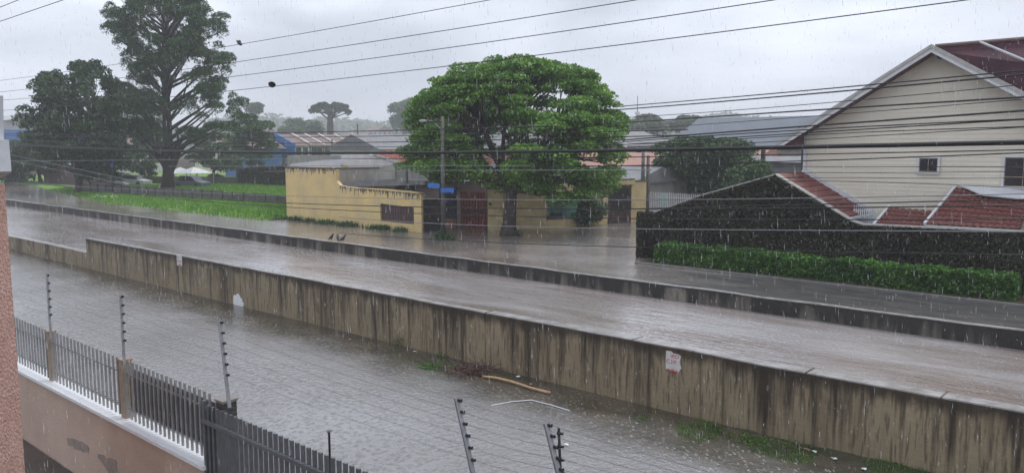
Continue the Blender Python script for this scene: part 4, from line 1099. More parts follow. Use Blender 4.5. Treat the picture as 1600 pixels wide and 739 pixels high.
# ================================================================== ROW HOUSES AND FAR BUILDINGS
Xe, Xr = -112.0, -117.5
rh = []
xs_px = [430, 460, 486, 507, 528, 553, 580, 606]
labels = ['hazy row house with blue-painted side wall', 'hazy row house just right of the blue one', 'third hazy row house from the blue side wall', 'hazy row house in the middle of the terrace left of its blue shopfront', 'hazy row house with a blue shutter below its roof', 'hazy row house at the right end of the terrace', 'row house partly hidden by the grey shed roof']
ez = PX(500, 227, Xe).z; rz_ = PX(470, 210, Xr).z
for i in range(7):
    y0 = PX(xs_px[i], 227, Xe).y; y1 = PX(xs_px[i + 1], 227, Xe).y
    if i == 0: y0 = PX(460, 227, Xe).y - 0.0; continue
    t = thing('row_house', labels[i - 1], 'house', (Xe - 3.5, (y0 + y1) / 2, .42), 'terrace of row houses in the haze')
    dz = -.02 * (i % 2) * 3; mw = [M['pink'], M['whitewall'], M['pink'], M['bare'], M['pink'], M['whitewall'], M['bare']][i]
    MB().box(Xe - 10, Xe - .3, y0 + .12, y1 - .12, .42, ez - .1 + dz).build('wall', mw, t)
    MB().prism([(Xe, y0, ez + dz), (Xr, y0, rz_ + dz), (Xe - 11, y0, ez + dz)], (0, y1 - y0, 0)).build('roof', M['browntile'], t)
    MB().beam((Xe + .1, y0, ez + dz + .08), (Xr, y0, rz_ + dz + .12), .28, .22).build('party_coping', M['whitewall'], t)
    for k in range(2):
        yy = y0 + (y1 - y0) * (.3 + .4 * k)
        MB().box(Xe - .32, Xe - .2, yy - .45, yy + .45, ez - 1.6, ez - .4).build('window', M['glass'] if i != 5 else M['blue'], t)
    if i == 1:
        MB().prism([(Xe + .3, y0 - .35, ez - 1.9), (Xe + .3, y0 - .35, ez + .25), (Xr, y0 - .35, rz_ + .35), (Xr - 1.5, y0 - .35, rz_ - .2), (Xr - 1.5, y0 - .35, ez - 1.9)], (0, .3, 0)).build('side_wall', M['blue'], t)
        MB().box(Xe - .25, Xe + .35, y0 - .3, y0 - .05, ez - 2, ez).build('pilaster', M['blue'], t)
# old brown roof left of blue
t = thing('old_house', 'brown-roofed house left of the blue side wall, with blue wall below', 'house', (Xe - 6, PX(430, 235, Xe).y, .42))
y0 = PX(395, 227, Xe).y; y1 = PX(448, 227, Xe).y
MB().box(Xe - 9, Xe - 1, y0 + .3, y1 - .3, .42, ez - .5).build('wall', M['blue'], t)
MB().prism([(Xe, y0, ez - .5), (Xe - 6, y0, rz_ - .1), (Xe - 12, y0, ez - .5)], (0, y1 - y0, 0)).build('roof', M['browntile'], t)
# grey sheds at 540-700
def gable_house(name, label, c, wx, dy, ze, zr, mw, mr, cat='house', ridge='y', over=.3, win=0):
    t = thing(name, label, cat, (c[0], c[1], .42)); x0, x1, y0, y1 = c[0] - wx / 2, c[0] + wx / 2, c[1] - dy / 2, c[1] + dy / 2
    MB().box(x0, x1, y0, y1, .42, ze).build('wall', mw, t)
    if ridge == 'y':
        MB().prism([(x0 - over, y0 - over, ze), (x1 + over, y0 - over, ze), (c[0], y0 - over, zr)], (0, dy + 2 * over, 0)).build('roof', mr, t)
    else:
        MB().prism([(x0 - over, y0 - over, ze), (x0 - over, c[1], zr), (x0 - over, y1 + over, ze)], (wx + 2 * over, 0, 0)).build('roof', mr, t)
    for k in range(win):
        xx = x0 + wx * (k + .5) / win; MB().box(xx - .4, xx + .4, y0 - .05, y0 - .01, ze - 1.5, ze - .5).build('window', M['glass'], t)
        yy = y0 + dy * (k + .5) / win; MB().box(x1 + .01, x1 + .05, yy - .4, yy + .4, ze - 1.5, ze - .5).build('window', M['glass'], t)
    return t
def col(px, D): return far_base(px, D)
gable_house('shed_roof_house', 'grey sheet-roofed shed behind the red tiled roof', col(615, 75), 7, 9, 5.2, 6.5, M['whitewall'], M['fibre'], ridge='y')
gable_house('shed_roof_house', 'small white-roofed shed left of the grey shed', col(572, 64), 4, 5, 4.0, 4.5, M['bare'], M['white'], ridge='x')
gable_house('shed_roof_house', 'grey roofed house glimpsed under the dome-crowned tree', col(735, 75), 9, 9, 4.2, 6.0, M['whitewall'], M['fibre'], ridge='x', win=2)
gable_house('side_street_house', 'orange-roofed house behind the driveway gate', col(1000, 72), 13, 8, 3.6, 4.9, M['bare'], M['orange'], ridge='x')
gable_house('side_street_house', 'long grey-roofed house just behind the driveway gate', col(975, 60), 6, 8, 2.9, 4.0, M['bare'], M['fibre'], ridge='x')
t = gable_house('side_street_house', 'two-storey pale house with white verge boards right of the dome-crowned tree', col(962, 88), 9, 10, 5.5, 7.2, M['whitewall'], M['fibre'], ridge='y', win=2)
c = col(962, 88); MB().beam((c.x, c.y - 5.4, 7.25), (c.x + 5.0, c.y - 5.4, 5.5), .15, .35).build('verge_board', M['white'], t)
t = gable_house('warehouse', 'large grey-roofed warehouse behind the garden tree', col(1215, 85), 17, 15, 5.2, 8.4, M['bare'], M['slate'], ridge='x', cat='warehouse')
c = col(1180, 66); t = gable_house('grey_annex', 'long low grey building with dark posts left of the cream house', c, 12, 6, 4.3, 4.7, M['fibre'], M['fibre'], ridge='x', cat='building')
for k in range(4): MB().box(c.x - 4 + k * 3, c.x - 3.75 + k * 3, c.y - 3.4, c.y - 3.15, .42, 5.2).build('post', M['darkpole'], t)
gable_house('far_house', 'tiny orange roof between the warehouse and the garden tree', col(1170, 76), 4, 5, 4.4, 5.4, M['bare'], M['orange'], ridge='x')
gable_house('far_house', 'cream wall of a house glimpsed between the lot trees', col(352, 160), 8, 8, 5, 6.5, M['cream'], M['browntile'], win=2)
gable_house('far_house', 'pale house glimpsed left of the pine trunk', col(212, 170), 10, 8, 5, 7, M['whitewall'], M['browntile'], win=2)
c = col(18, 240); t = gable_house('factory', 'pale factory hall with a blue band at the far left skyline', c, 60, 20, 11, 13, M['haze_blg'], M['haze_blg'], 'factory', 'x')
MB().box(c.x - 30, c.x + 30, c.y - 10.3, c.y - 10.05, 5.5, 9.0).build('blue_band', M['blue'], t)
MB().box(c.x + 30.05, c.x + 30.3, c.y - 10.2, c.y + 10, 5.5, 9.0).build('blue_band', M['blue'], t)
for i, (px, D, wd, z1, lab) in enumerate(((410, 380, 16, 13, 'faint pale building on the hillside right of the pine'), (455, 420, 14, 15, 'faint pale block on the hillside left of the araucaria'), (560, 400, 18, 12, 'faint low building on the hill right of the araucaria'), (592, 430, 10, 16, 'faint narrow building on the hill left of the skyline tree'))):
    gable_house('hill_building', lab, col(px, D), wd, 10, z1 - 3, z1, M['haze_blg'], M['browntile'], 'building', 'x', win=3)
# mast
c = col(995, 260); t = thing('radio_mast', 'slim lattice radio mast on the skyline right of the dome-crowned tree', 'mast', c)
m_ = MB(); zt_ = PD(995, 152, 260).z
for dx, dy in ((-.5, -.5), (.5, -.5), (0, .5)): m_.beam((c.x + dx, c.y + dy, .4), (c.x + dx * .2, c.y + dy * .2, zt_ - 5), .16)
for k in range(14):
    z0 = 1 + k * (zt_ - 6) / 14; f_ = 1 - .8 * k / 14
    m_.beam((c.x - .5 * f_, c.y - .5 * f_, z0), (c.x + .5 * f_, c.y - .5 * f_, z0 + 1.2), .1)
m_.build('lattice', M['pole'], t); MB().beam((c.x, c.y, zt_ - 5), (c.x, c.y, zt_), .16).build('spike', M['pole'], t)
m_ = MB()
for k in range(3): m_.tube([(c.x, c.y, zt_ - 9 + k * 1.6), (c.x, c.y, zt_ - 8.2 + k * 1.6)], .8, 8)
m_.build('antenna', M['white'], t)

# ================================================================== POLES AND CABLES
def pole(label, base, ztop_, r, m=M['pole'], arms=(), name='utility_pole', double=False):
    t = thing(name, label, 'pole', base)
    MB().tube([(base[0], base[1], .3), (base[0], base[1], ztop_)], [r, r * .65], 10).build('shaft', m, t, True)
    for z, w_, ang in arms:
        dx, dy = math.cos(ang) * w_ / 2, math.sin(ang) * w_ / 2
        a_ = MB().beam((base[0] - dx, base[1] - dy, z), (base[0] + dx, base[1] + dy, z), .09, .12).build('crossarm', M['darkpole'], t)
        for k in (-.9, -.4, .4, .9): MB().tube([(base[0] + dx * k, base[1] + dy * k, z + .06), (base[0] + dx * k, base[1] + dy * k, z + .22)], [.05, .035], 6).build('insulator', M['pole'], a_)
    return t
pA = Pz(693, 374); zt_ = PY(693, 182, pA.y).z
t = pole('concrete utility pole with blue street signs at the flooded corner', pA, zt_, .14, arms=((zt_ - .3, 1.8, 1.2),))
s1 = PY(685, 290, pA.y); MB().box(s1.x - .55, s1.x + .35, pA.y - .26, pA.y - .23, s1.z - .13, s1.z + .13).build('street_sign', M['bluesign'], t)
s1 = PY(708, 298, pA.y); MB().prism([(pA.x + .05, pA.y - .22, s1.z - .12), (pA.x + .6, pA.y + .2, s1.z - .12), (pA.x + .6, pA.y + .2, s1.z + .12), (pA.x + .05, pA.y - .22, s1.z + .12)], (0, .03, 0)).build('street_sign', M['bluesign'], t)
lz = PY(672, 190, pA.y).z; MB().tube([(pA.x, pA.y, lz - .5), (pA.x - .5, pA.y - .2, lz), (pA.x - 1.0, pA.y - .3, lz + .05)], .035, 6).build('lamp_arm', M['grey_metal'], t)
MB().ball((pA.x - 1.2, pA.y - .3, lz + .02), (.30, .13, .09)).build('lamp_head', M['grey_metal'], t)
pole('thin concrete pole rising behind the yellow wall', PY(636, 345, 34.5) * 1.0 if False else Vector((PY(636, 300, 33.2).x, 33.2, .45)), PY(636, 228, 33.2).z, .12)
p_ = Pz(177, 304); t = pole('dark pole with a small blue sign on the grassy verge', p_, PY(177, 206, p_.y).z, .16, M['darkpole'])
s1 = PY(178, 258, p_.y); MB().box(s1.x - .35, s1.x + .35, p_.y - .26, p_.y - .2, s1.z - .2, s1.z + .2).build('street_sign', M['bluesign'], t)
pc = G2 + Vector((0, 1.2, 0))
for px, lab in ((1004, 'left one of the twin poles behind the wide yellow pillar'), (1012, 'right one of the twin poles behind the wide yellow pillar')):
    q = PD(px, 300, 53); pole(lab, (q.x, q.y, .45), PD(px, 233 if px < 1010 else 243, 53).z, .16)
q = PD(559, 210, 110); pole('slim pole standing among the row houses', (q.x, q.y, .42), PD(559, 194, 110).z, .15, M['darkpole'])
q = PD(519, 230, 90); pole('short pole in front of the row houses', (q.x, q.y, .42), PD(519, 218, 90).z, .12, M['darkpole'])
q = PD(975, 200, 80); pole('slim pole right of the dome-crowned tree top', (q.x, q.y, .42), PD(975, 182, 80).z, .12, M['darkpole'])
q = Pz(803 + 10, 358); pole('thin dark post in front of the yellow boundary wall', (q.x, q.y, .45), PY(813, 300, q.y).z, .04, M['darkpole'])
q = Pz(1003, 396); pole('thin grey stake at the left end of the hedge', (q.x, q.y, .45), PY(1003, 374, q.y).z, .03, M['grey_metal'])

def cable(label, pts, r, m=M['wire'], group=None, ext=(.04, .04), deg=2, name='power_cable'):
    """pts: (px, py, Y) sightings of one cable; a smooth sagging curve is fitted through them"""
    P = [PY(*p) for p in pts]; ts = np.array([(p[0]) for p in pts], float)
    t0, t1 = ts.min(), ts.max(); s = np.array([q.x for q in P]); 
    k = min(deg, len(P) - 1)
    fy = np.polyfit(s, [q.y for q in P], min(1, k)); fz = np.polyfit(s, [q.z for q in P], k)
    r = r * (.9 if r > .025 else .72); L_ = s.max() - s.min(); xs_ = np.linspace(s.min() - L_ * ext[0], s.max() + L_ * ext[1], 26)
    pl = [(x, np.polyval(fy, x), np.polyval(fz, x)) for x in xs_]
    o = MB().tube(pl, r, 5).build(name, m, None, True); tag(o, label, 'cable', group); return o
g1 = 'power lines high over the street'; g2 = 'telephone and power cables at roof height'; g3 = 'thin service wires crossing low'
# high lines over the canal
cable('topmost of the four power lines sloping up across the sky', [(2, 126, 10), (385, 68, 10), (768, 0, 10)], .009, group=g1)
cable('second from top of the four power lines sloping up across the sky', [(2, 144, 10), (420, 90, 10), (985, 2, 10)], .0095, group=g1)
cable('third from top of the four power lines sloping up across the sky', [(2, 157, 10), (420, 113, 10), (1200, 2, 10)], .0095, group=g1)
cable('lowest of the four power lines sloping up across the sky', [(2, 173, 10), (420, 135, 10), (930, 78, 10), (1485, 2, 10)], .0095, group=g1)
cable('short stretch of power line in the extreme top left corner', [(0, 12, 7), (30, 0, 7)], .012, group=g1, ext=(.1, .5))
cable('second power line in the top left corner, below the shortest one', [(0, 34, 7), (100, 0, 7)], .012, group=g1, ext=(.1, .3))
# right bundle in front of the gable
R_ = [('topmost cable crossing the cream gable', (975, 166, 15), (1330, 136, 13), (1600, 110, 12), .014),
      ('second cable crossing the cream gable', (975, 171, 15), (1330, 142, 13), (1600, 116.6, 12), .017),
      ('third and thin cable crossing the cream gable', (975, 184, 15), (1330, 158, 13), (1600, 132, 12), .009),
      ('fourth cable crossing the cream gable', (975, 192, 15), (1330, 169, 13), (1600, 151.7, 12), .018),
      ('thin cable close under the fourth on the cream gable', (975, 203, 15), (1330, 177.5, 13), (1600, 155, 12), .008),
      ('cable crossing mid gable, above the paired cables', (975, 219, 15), (1330, 192.6, 13), (1600, 173, 12), .02),
      ('upper of the paired cables at mid gable', (975, 222, 15), (1330, 199.4, 13), (1600, 186, 12), .013),
      ('lower of the paired cables at mid gable', (975, 226, 15), (1330, 203.6, 13), (1600, 186.8, 12), .013),
      ('thin cable meeting the lower paired one at the right edge', (975, 232, 15), (1330, 208, 13), (1600, 198, 12), .01),
      ('faint cable just above the thickest one', (975, 236, 15), (1330, 214.5, 13), (1600, 198.8, 12), .009)]
for lab, a, b, c_, r in R_: cable(lab, [a, b, c_], r, group=g2)
cable('thickest black cable crossing the whole street at roof height', [(17, 226, 10), (270, 236, 10), (540, 239.5, 10), (800, 238, 10), (1070, 234.5, 10), (1330, 228, 10), (1600, 221, 10)], .030, group=g2)
cable('thin cable twisted close to the thickest one', [(17, 224, 10), (270, 234, 10), (540, 238, 10), (800, 238.8, 10), (1070, 236, 10), (1330, 230, 10), (1600, 223, 10)], .016, group=g2)
cable('upper level cable from the white box across the row houses', [(17, 209, 10), (270, 210, 10), (540, 206, 10), (800, 199, 10)], .012, group=g2)
cable('cable drooping just under the upper level one at left', [(17, 212, 11), (270, 215, 11), (540, 214.6, 11), (800, 210, 11), (975, 204, 11)], .011, group=g2)
cable('cable passing above the thickest one in front of the pine trunk', [(17, 218, 11), (270, 225, 11), (540, 222, 11), (800, 219, 11), (975, 214, 11)], .012, group=g2)
cable('slack cable just below the row house roofs', [(17, 219, 12), (270, 229, 12), (540, 229, 12), (800, 228, 12), (1000, 226, 12)], .009, group=g2)
cable('cable level with the windows of the cream house', [(540, 248, 12), (800, 247, 12), (1070, 245, 12), (1330, 240, 12), (1600, 234, 12)], .012, group=g2)
cable('cable just under the window-level one at right', [(800, 262, 12), (1070, 257, 12), (1330, 249, 12), (1600, 239, 12)], .012, group=g2)
cable('level cable touching the base of the small window', [(800, 259, 12), (1070, 259.5, 12), (1330, 261, 12), (1600, 261, 12)], .007, group=g2)
W_L = [('pale wire running level from the white box past the pine trunk', [(13, 252, 9), (270, 250, 9), (420, 249, 9), (540, 248, 9)], M['wirelt'], .007),
       ('pale wire across the grassy lot at canopy height', [(270, 260, 9), (540, 259.5, 9), (810, 259, 9)], M['wirelt'], .007),
       ('pale wire across the roofs to the right', [(420, 268, 9), (540, 267.5, 9), (810, 266, 9), (1000, 266, 9)], M['wirelt'], .007),
       ('upper pale wire dropping right from the white box', [(17, 242, 8), (120, 264, 8), (204, 282, 8)], M['wirelt'], .007),
       ('lower pale wire dropping right from the white box', [(17, 251, 8), (100, 268, 8), (201, 290, 8)], M['wirelt'], .007),
       ('low wire crossing the verge and the yellow wall near its foot', [(0, 275, 8), (135, 295, 8), (270, 311, 8), (540, 329, 8), (810, 338, 8), (1070, 342, 8), (1330, 343, 8), (1600, 343, 8)], M['wire'], .008),
       ('low wire just above the foot of the yellow wall', [(0, 278, 8.4), (270, 308, 8.4), (540, 319, 8.4), (810, 327, 8.4), (1070, 327, 8.4), (1330, 324.5, 8.4), (1600, 320, 8.4)], M['wire'], .010),
       ('wire crossing the middle of the yellow wall', [(17, 286, 8.6), (447, 306, 8.6), (660, 311, 8.6), (810, 312.6, 8.6), (1070, 312.6, 8.6), (1330, 307, 8.6), (1600, 304, 8.6)], M['wirelt'], .007),
       ('dark wire crossing the ivy wall below its coping', [(1000, 326, 8.8), (1200, 322, 8.8), (1330, 317, 8.8), (1600, 312, 8.8)], M['wire'], .009),
       ('pale wire across the middle of the ivy wall', [(540, 340, 7.6), (800, 354, 7.6), (1070, 358, 7.6), (1330, 361, 7.6), (1600, 362, 7.6)], M['wirelt'], .007),
       ('pale wire just above the hedge top', [(540, 365, 7.3), (800, 380, 7.3), (1070, 388, 7.3), (1330, 394, 7.3), (1600, 398, 7.3)], M['wire'], .006)]
for lab, pts_, m_, r in W_L: cable(lab, pts_, r, m_, g3, deg=3 if len(pts_) > 4 else 2, name='service_wire', ext=(.02, .02))
for i, (yl, yr, lab) in enumerate(((278.5, 278.5, 'faint wire crossing the cream wall below the small window'), (284, 294, 'faint wire drooping to the large window sill'), (270, 268, 'faint wire level with the bottom of the small window'))):
    cable(lab, [(1100, yl - 1, 11), (1330, yl, 11), (1600, yr, 11)], .0055, M['wire'], g3, name='service_wire')

# birds
def bird(label, p, ang, s=1.0, name='bird'):
    t = thing(name, label, 'bird', p); ca, sa = math.cos(ang), math.sin(ang)
    def W_(x, z, y=0): return (p[0] + (x * ca - y * sa) * s, p[1] + (x * sa + y * ca) * s, p[2] + z * s)
    MB().tube([W_(-.30, .06), W_(-.2, .12), W_(-.08, .2), (W_(.02, .27)), W_(.07, .34), W_(.09, .40), W_(.13, .44), W_(.17, .44), W_(.24, .42)], [.01, .03, .075, .085, .05, .035, .045, .035, .006], 8).build('body', M['feather'], t, True)
    for y in (-.03, .03): MB().tube([W_(0, .18, y), W_(.01, 0, y)], .01, 4).build('leg', M['feather'], t)
for (px, py, an, lab) in ((518, 375, .3, 'leftmost of three dark birds standing on the far river wall'), (528, 377, 2.6, 'middle one of three dark birds on the far river wall'), (536, 377, .9, 'rightmost of three dark birds standing on the far river wall')):
    q = PY(px, py, 23.9); bird(lab, (q.x, 23.9, .81), an, .75)
q = PY(374, 69.5, 10); bird('small bird perched on the topmost sky line', (q.x, q.y, q.z - .0), .4, .12)
q = PY(425, 134.5, 10); bird('small bird perched on the lowest sky line', (q.x, q.y, q.z - .0), 2.4, .11)

# ================================================================== NEAR FENCE
Yf_ = 4.8
xL = -24; px_ = lambda x, y: PY(x, y, Yf_)
zw = 1.5
xg = px_(333, 715).x
t = thing('garden_wall', 'low tan plastered wall with a white ledge below the near fence', 'wall', ((xL + xg) / 2, 4.8, 0))
MB().box(xL, xg, 4.72, 4.98, -.4, zw).build('masonry', M['plaster'], t)
# ledge: white with scalloped top
m_ = MB(); x = xL
while x < xg - .001:
    x1 = min(x + .06, xg); m_.box(x, x1 - .012, 4.66, 5.0, zw, zw + .05); x = x1
m_.box(xL, xg, 4.67, 4.99, zw + .001, zw + .03); m_.build('ledge', M['whitewash'], t)
def patch(pxs, par):
    pts = []
    cx_ = sum(p[0] for p in pxs) / len(pxs); cy_ = sum(p[1] for p in pxs) / len(pxs)
    for a, b in zip(pxs, pxs[1:] + pxs[:1]):
        for k in range(4):
            x = a[0] + (b[0] - a[0]) * k / 4 + rnd.uniform(-1.5, 1.5); y = a[1] + (b[1] - a[1]) * k / 4 + rnd.uniform(-1.5, 1.5); pts.append(PY(x, y, 4.72))
    for p in pts: p.y = 4.716
    MB().prism(pts, (0, .003, 0)).build('peeled_patch', M['plasterdirt'], par)
patch([(104, 683), (120, 686), (138, 694), (139, 708), (122, 702), (105, 694)], t)
patch([(150, 707), (165, 712), (180, 716), (186, 739), (176, 745), (160, 722)], t)
# pillars
plx = []
for (x0, x1, yt, lab, mm) in ((72, 87, 519, 'brown concrete fence pillar nearest the pink column', 'pillar'), (185, 206, 563, 'brown concrete fence pillar in the middle of the near fence', 'pillar'), (337, 371, 626, 'dark wet brick pillar where the gate begins', 'brick')):
    a = px_(x0, yt); b = px_(x1, yt); f_w = (b.x - a.x) / (1 + abs(a.x) / 4.8); b = Vector((a.x + f_w, b.y, b.z))
    t = thing('fence_pillar', lab, 'pillar', ((a.x + b.x) / 2, 4.8, zw), 'pillars of the near fence')
    z0 = zw + .052 if mm == 'pillar' else -.1
    MB().box(a.x, b.x, 4.80, 4.80 + f_w, z0, a.z).build('shaft', M[mm], t)
    MB().box(a.x - .012, b.x + .012, 4.788, 4.812 + f_w, a.z, a.z + .03).build('cap', M['concrete'] if mm == 'brick' else M['pillar'], t)
    plx.append((a.x, b.x, a.z))
def bay(label, x0, x1, n, zt0, zt1, mm, name='steel_fence'):
    t = thing(name, label, 'fence', ((x0 + x1) / 2, 4.85, zw + .05), 'bays of the near steel fence')
    m_ = MB()
    for zz in (zw + .22, zt0 - .22): MB().tube([(x0, 4.84, zz), (x1, 4.84, zz)], .016, 6).build('rail', mm, t)
    for i in range(n):
        x = x0 + (x1 - x0) * (i + .5) / n; z1 = zt0 + (zt1 - zt0) * i / n
        MB().box(x - .017, x + .017, 4.80, 4.822, zw + .08, z1).build('picket', mm, t)
    return t
bay('leftmost bay of grey steel pickets beside the pink column', xL + .5 + 6, plx[0][0], 21, 2.42, 2.42, M['grey_metal'])
bay('bay of grey steel pickets between the two brown pillars', plx[0][1], plx[1][0], 19, 2.44, 2.44, M['grey_metal'])
t = bay('bay of grey steel pickets backed by a dark sheet, beside the gate', plx[1][1], xg + .02, 20, 2.45, 2.45, M['grey_metal'])
MB().box(plx[1][1] + .22, xg - .02, 4.862, 4.875, zw + .2, 2.32).build('backing_sheet', M['dark_metal'], t)
# gate
gx0 = xg; gx1 = -2.6
t = thing('sliding_gate', 'dark grey steel gate of tall slats at the bottom of the view', 'gate', ((gx0 + gx1) / 2, 4.75, .25))
m_ = MB()
for zz in (2.13, .6): m_.beam((gx0 - .05, 4.70, zz), (gx1, 4.70, zz), .04, .045)
m_.beam((gx0 - .02, 4.73, .3), (gx0 - .02, 4.73, 2.38), .05, .05); m_.build('frame', M['dark_metal'], t)
n = int((gx1 - gx0) / .105)
for i in range(n):
    x = gx0 + .03 + i * .105; MB().box(x, x + .048, 4.725, 4.755, .35, 2.33).build('slat', M['dark_metal'], t)
a = px_(508, 676)
t = thing('thin_post', 'thin black rod rising just above the gate slats', 'post', (a.x, 4.85, 1.5))
MB().tube([(a.x, 4.85, .2), (a.x, 4.85, a.z)], .012, 6).build('rod', M['black'], t); MB().tube([(a.x - .02, 4.85, a.z), (a.x + .02, 4.85, a.z + .01)], .018, 6).build('tip', M['concrete'], t)
# electric fence posts
ins = []
def epost(label, top, bot_, off=.15, m=M['grey_metal'], bl=0):
    a = PY(*top, Yf_ + off); b = PY(*bot_, Yf_)
    t = thing('electric_fence_post', label, 'post', (b.x, b.y, b.z - .05), 'electric fence posts')
    d = a - b
    m_ = MB(); m_.beam(b - d * (.12), a, .04, .03); m_.build('bar', M['postbar'], t)
    for k in range(6):
        p = b + d * (.30 + .68 * k / 5)
        MB().tube([p + Vector((.0, .0, 0)), p + Vector((.02, .008, 0)), p + Vector((.028, .01, 0)), p + Vector((.048, .014, 0))], [.007, .019, .010, .017], 8).build('insulator', M['black'], t)
    ins.append([b + d * (.30 + .68 * k / 5) + Vector((.055, .014, 0)) for k in range(6)])
epost('leftmost electric fence post, on the first brown pillar', (73.5, 428), (79, 519))
epost('electric fence post on the middle brown pillar', (188.5, 461), (194, 562))
epost('electric fence post on the dark brick pillar', (343, 501), (357, 622))
epost('electric fence post rising above the gate, right of centre', (713, 622), (744, 760))
epost('rightmost leaning electric fence post with a pale bar', (853, 661), (886, 790))
# second darker post beside the last
a = PY(873, 668, 4.98); b = PY(878, 790, 4.85)
t = thing('insulator_rod', 'thin black insulator rod beside the rightmost fence post', 'post', b)
MB().tube([b, a], .012, 6).build('rod', M['black'], t)
for k in range(5):
    p = b.lerp(a, .25 + k * .17); MB().tube([p + Vector((-.015, 0, .0)), p + Vector((.035, .01, .0))], [.018, .010], 7).build('insulator', M['black'], t)
ords = ['topmost', 'second from top', 'third from top', 'fourth from top', 'fifth from top', 'lowest']
for k in range(6):
    pts = [Vector(s[k]) for s in ins]
    pts = [pts[0] + (pts[0] - pts[1]) * 1.2] + pts + [pts[-1] + (pts[-1] - pts[-2]) * 3]
    full = []
    for a, b in zip(pts, pts[1:]):
        for i in range(6):
            s_t = i / 6; q = a.lerp(b, s_t); q.z -= .02 * 4 * s_t * (1 - s_t); full.append(q)
    full.append(pts[-1])
    o = MB().tube(full, .0022, 4).build('electric_wire', M['ewire']); tag(o, '%s of the six thin electric fence wires' % ords[5 - k], 'wire', 'electric fence wires')

# pink column at the left edge with the white box on it
a = PY(7, 290, 3.0); b = PY(38, 739, 3.0)
t = thing('stucco_column', 'rough pink stucco column at the left edge of the view', 'column', (-11, 2.8, 0))
MB().box(-12.0, -10.10, 2.7, 3.0, 0, PY(5, 287, 3.0).z).build('shaft', M['pinkstucco'], t)
t = thing('service_box', 'tapered white plastic box with a pipe above the pink column', 'box', (-10.2, 2.9, 5.1))
q = [PY(x, y, 2.95) for x, y in ((-30, 216), (14, 219), (18, 268), (8, 276), (-30, 282))]; MB().prism(q, (0, -.3, 0)).build('box', M['white'], t)
q = [PY(x, y, 2.95) for x, y in ((-30, 150), (5, 150), (6, 218), (-30, 218))]; MB().prism(q, (0, -.12, 0)).build('pipe', M['white'], t)

# ================================================================== DEBRIS IN THE NEAR WATER
def w0(x, y, z=.0): return Pz(x, y, z)
a = w0(755, 588, .03); b = w0(800, 596, .05); c_ = w0(857, 613, .03)
t = thing('driftwood_branch', 'pale peeled branch floating by the wall', 'branch', (b.x, b.y, 0))
MB().tube([a, w0(775, 590, .06), b, w0(830, 606, .05), c_], [.028, .03, .032, .03, .035], 7).build('stem', M['wood'], t)
MB().ball(c_, (.07, .05, .045), 7, 5).build('knot', M['orange'], t)
m_ = MB()
for _ in range(150):
    p = w0(rnd.gauss(735, 16), rnd.gauss(580, 4), .02); q = p + Vector((rnd.gauss(0, .28), rnd.gauss(0, .2), abs(rnd.gauss(0, .12)))); m_.tube([p, (p + q) / 2 + Vector((0, 0, .04)), q], [.012, .009, .003], 4)
tag(m_.build('debris_pile', M['twig']), 'tangle of dark red twigs caught beside the floating branch', 'debris')
m_ = MB()
for _ in range(70):
    p = w0(rnd.gauss(680, 13), rnd.gauss(573, 3), .0); q = p + Vector((rnd.gauss(0, .25), rnd.gauss(0, .15), abs(rnd.gauss(0, .08)))); m_.tube([p, q], [.010, .003], 4)
tag(m_.build('palm_leaves', M['leaf_hedge']), 'yellow-green torn leaves floating left of the twig tangle', 'leaves')
m_ = MB(); m_.tube([w0(768, 633, .01), w0(800, 627, .02), w0(831, 624.5, .03)], .012, 5); m_.tube([w0(830, 624.5, .03), w0(860, 632, .02), w0(890, 641, .01)], .012, 5)
tag(m_.build('bent_strip', M['litter']), 'thin white bent strip floating in the near water', 'strip')
for i, (px, py, s, mm, lab) in enumerate(((648, 549, .06, 'litter', 'white scrap of litter near the wall foot, left of the twigs'), (547, 531, .06, 'orange', 'small reddish scrap floating below the wall'), (809, 589, .07, 'litter', 'pale crumpled plastic by the branch'), (830, 601, .07, 'orange', 'orange scrap floating beside the branch'),
                                         (1262, 703, .07, 'orange', 'orange scrap lying on the muddy verge'), (1272, 706, .06, 'litter', 'small white scrap on the muddy verge beside an orange one'), (1305, 717, .07, 'litter', 'white plastic scrap on the muddy verge, right of the others'), (1350, 733, .08, 'litter', 'larger pale sheet of plastic on the grass at the bottom right'), (885, 695, .05, 'litter', 'white floating scrap beside the rightmost fence post'))):
    p = w0(px, py, .02); m_ = MB(); n0 = 7
    ring = [p + Vector((math.cos(2 * math.pi * k / n0) * s * rnd.uniform(.4, 1.2), math.sin(2 * math.pi * k / n0) * s * rnd.uniform(.3, .7), rnd.uniform(0, .02))) for k in range(n0)]
    m_.prism(ring, (0, 0, .012)); tag(m_.build('litter', M[mm]), lab, 'litter')
def bush(px, py, n, s, h, label):
    p = w0(px, py, 0.0); P = np.stack([rng.normal(p.x, s, n), rng.normal(p.y, s * .5, n), np.abs(rng.normal(0.02, h, n))], 1)
    o = leaves('weed_tuft', P, .055, M['weed'], None, -.2, .3); tag(o, label, 'weeds', kind='stuff')
bush(624, 539, 220, .14, .12, 'green weed growing at the wall foot left of the debris'); bush(866, 594, 200, .16, .06, 'green weed at the wall foot right of the branch')
bush(692, 556, 90, .12, .06, 'sparse weed at the wall foot above the floating leaves'); bush(830, 582, 70, .07, .1, 'thin upright weed at the wall foot above the branch')
bush(1175, 690, 350, .3, .05, 'broad patch of weeds at the wall foot near the bottom right'); bush(1240, 700, 300, .3, .05, 'weed patch on the muddy verge left of the orange scrap')

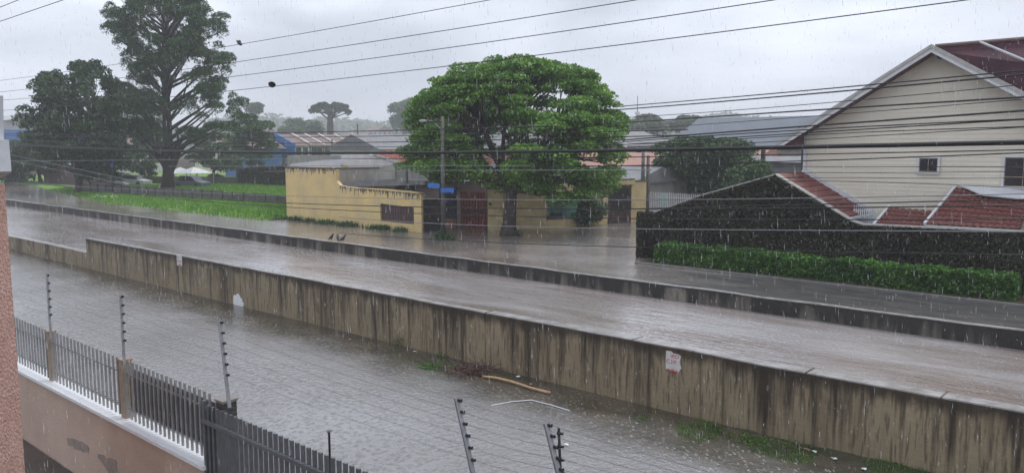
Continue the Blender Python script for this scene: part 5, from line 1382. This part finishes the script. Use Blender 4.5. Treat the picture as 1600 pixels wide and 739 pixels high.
# ================================================================== RAIN AND HAZE
n = 11000
D_ = rng.uniform(4, 34, n) ; u = rng.uniform(-.75, .75, n); vv = rng.uniform(-.42, .36, n)
f_ = np.array(_F); r_ = np.array(_R); up_ = np.array(_U)
P = np.array([0, 0, H]) + D_[:, None] * (f_ + u[:, None] * r_ + vv[:, None] * up_)
P = P[(P[:, 2] > .9)]; D_ = np.linalg.norm(P - np.array([0, 0, H]), axis=1); n = len(P)
ln = rng.uniform(.02, .12, n) * (.6 + D_ / 30); wd = rng.uniform(.0010, .0032, n) * (.6 + D_ / 14)
dirv = np.stack([rng.normal(.05, .03, n), rng.normal(0, .03, n), -np.ones(n)], 1)
a_ = P - dirv * ln[:, None] / 2; b_ = P + dirv * ln[:, None] / 2
V = []
for k in range(3):
    th = 2 * math.pi * k / 3; V.append(P + dirv * (ln * .15)[:, None] + np.array([math.cos(th), math.sin(th), 0]) * wd[:, None])
V = np.stack([a_, V[0], V[1], V[2], b_], 1).reshape(-1, 3)
F_ = []
base = np.arange(n)[:, None] * 5
tri = np.array([[0, 1, 2], [0, 2, 3], [0, 3, 1], [4, 2, 1], [4, 3, 2], [4, 1, 3]])
F_ = (base[:, None, :] + tri[None]).reshape(-1, 3)
rm = bpy.data.materials.new('rain_water'); rm.use_nodes = True; b = rm.node_tree.nodes['Principled BSDF']
b.inputs['Base Color'].default_value = (.85, .87, .9, 1); b.inputs['Roughness'].default_value = .15; b.inputs['Transmission Weight'].default_value = 0; b.inputs['Alpha'].default_value = .27
o = mesh_obj('rain', V, F_, rm); tag(o, 'heavy rain drops falling over the whole street', 'rain', kind='stuff')

hm = bpy.data.materials.new('haze'); hm.use_nodes = True; t = hm.node_tree; t.nodes.clear()
oo = t.nodes.new('ShaderNodeOutputMaterial'); pv = t.nodes.new('ShaderNodeVolumePrincipled'); pv.inputs['Color'].default_value = (.95, .965, 1, 1)
pv.inputs['Density'].default_value = .0009; pv.inputs['Anisotropy'].default_value = .2
t.links.new(pv.outputs[0], oo.inputs['Volume'])
hb_ = MB().box(-2250, 950, -650, 2250, -1.4, 70).build('haze', hm); hb_['kind'] = 'stuff'; hb_['label'] = 'grey rain haze filling the air'; hb_['category'] = 'haze'
for o in bpy.data.objects:
    if '_o' in o: del o['_o']
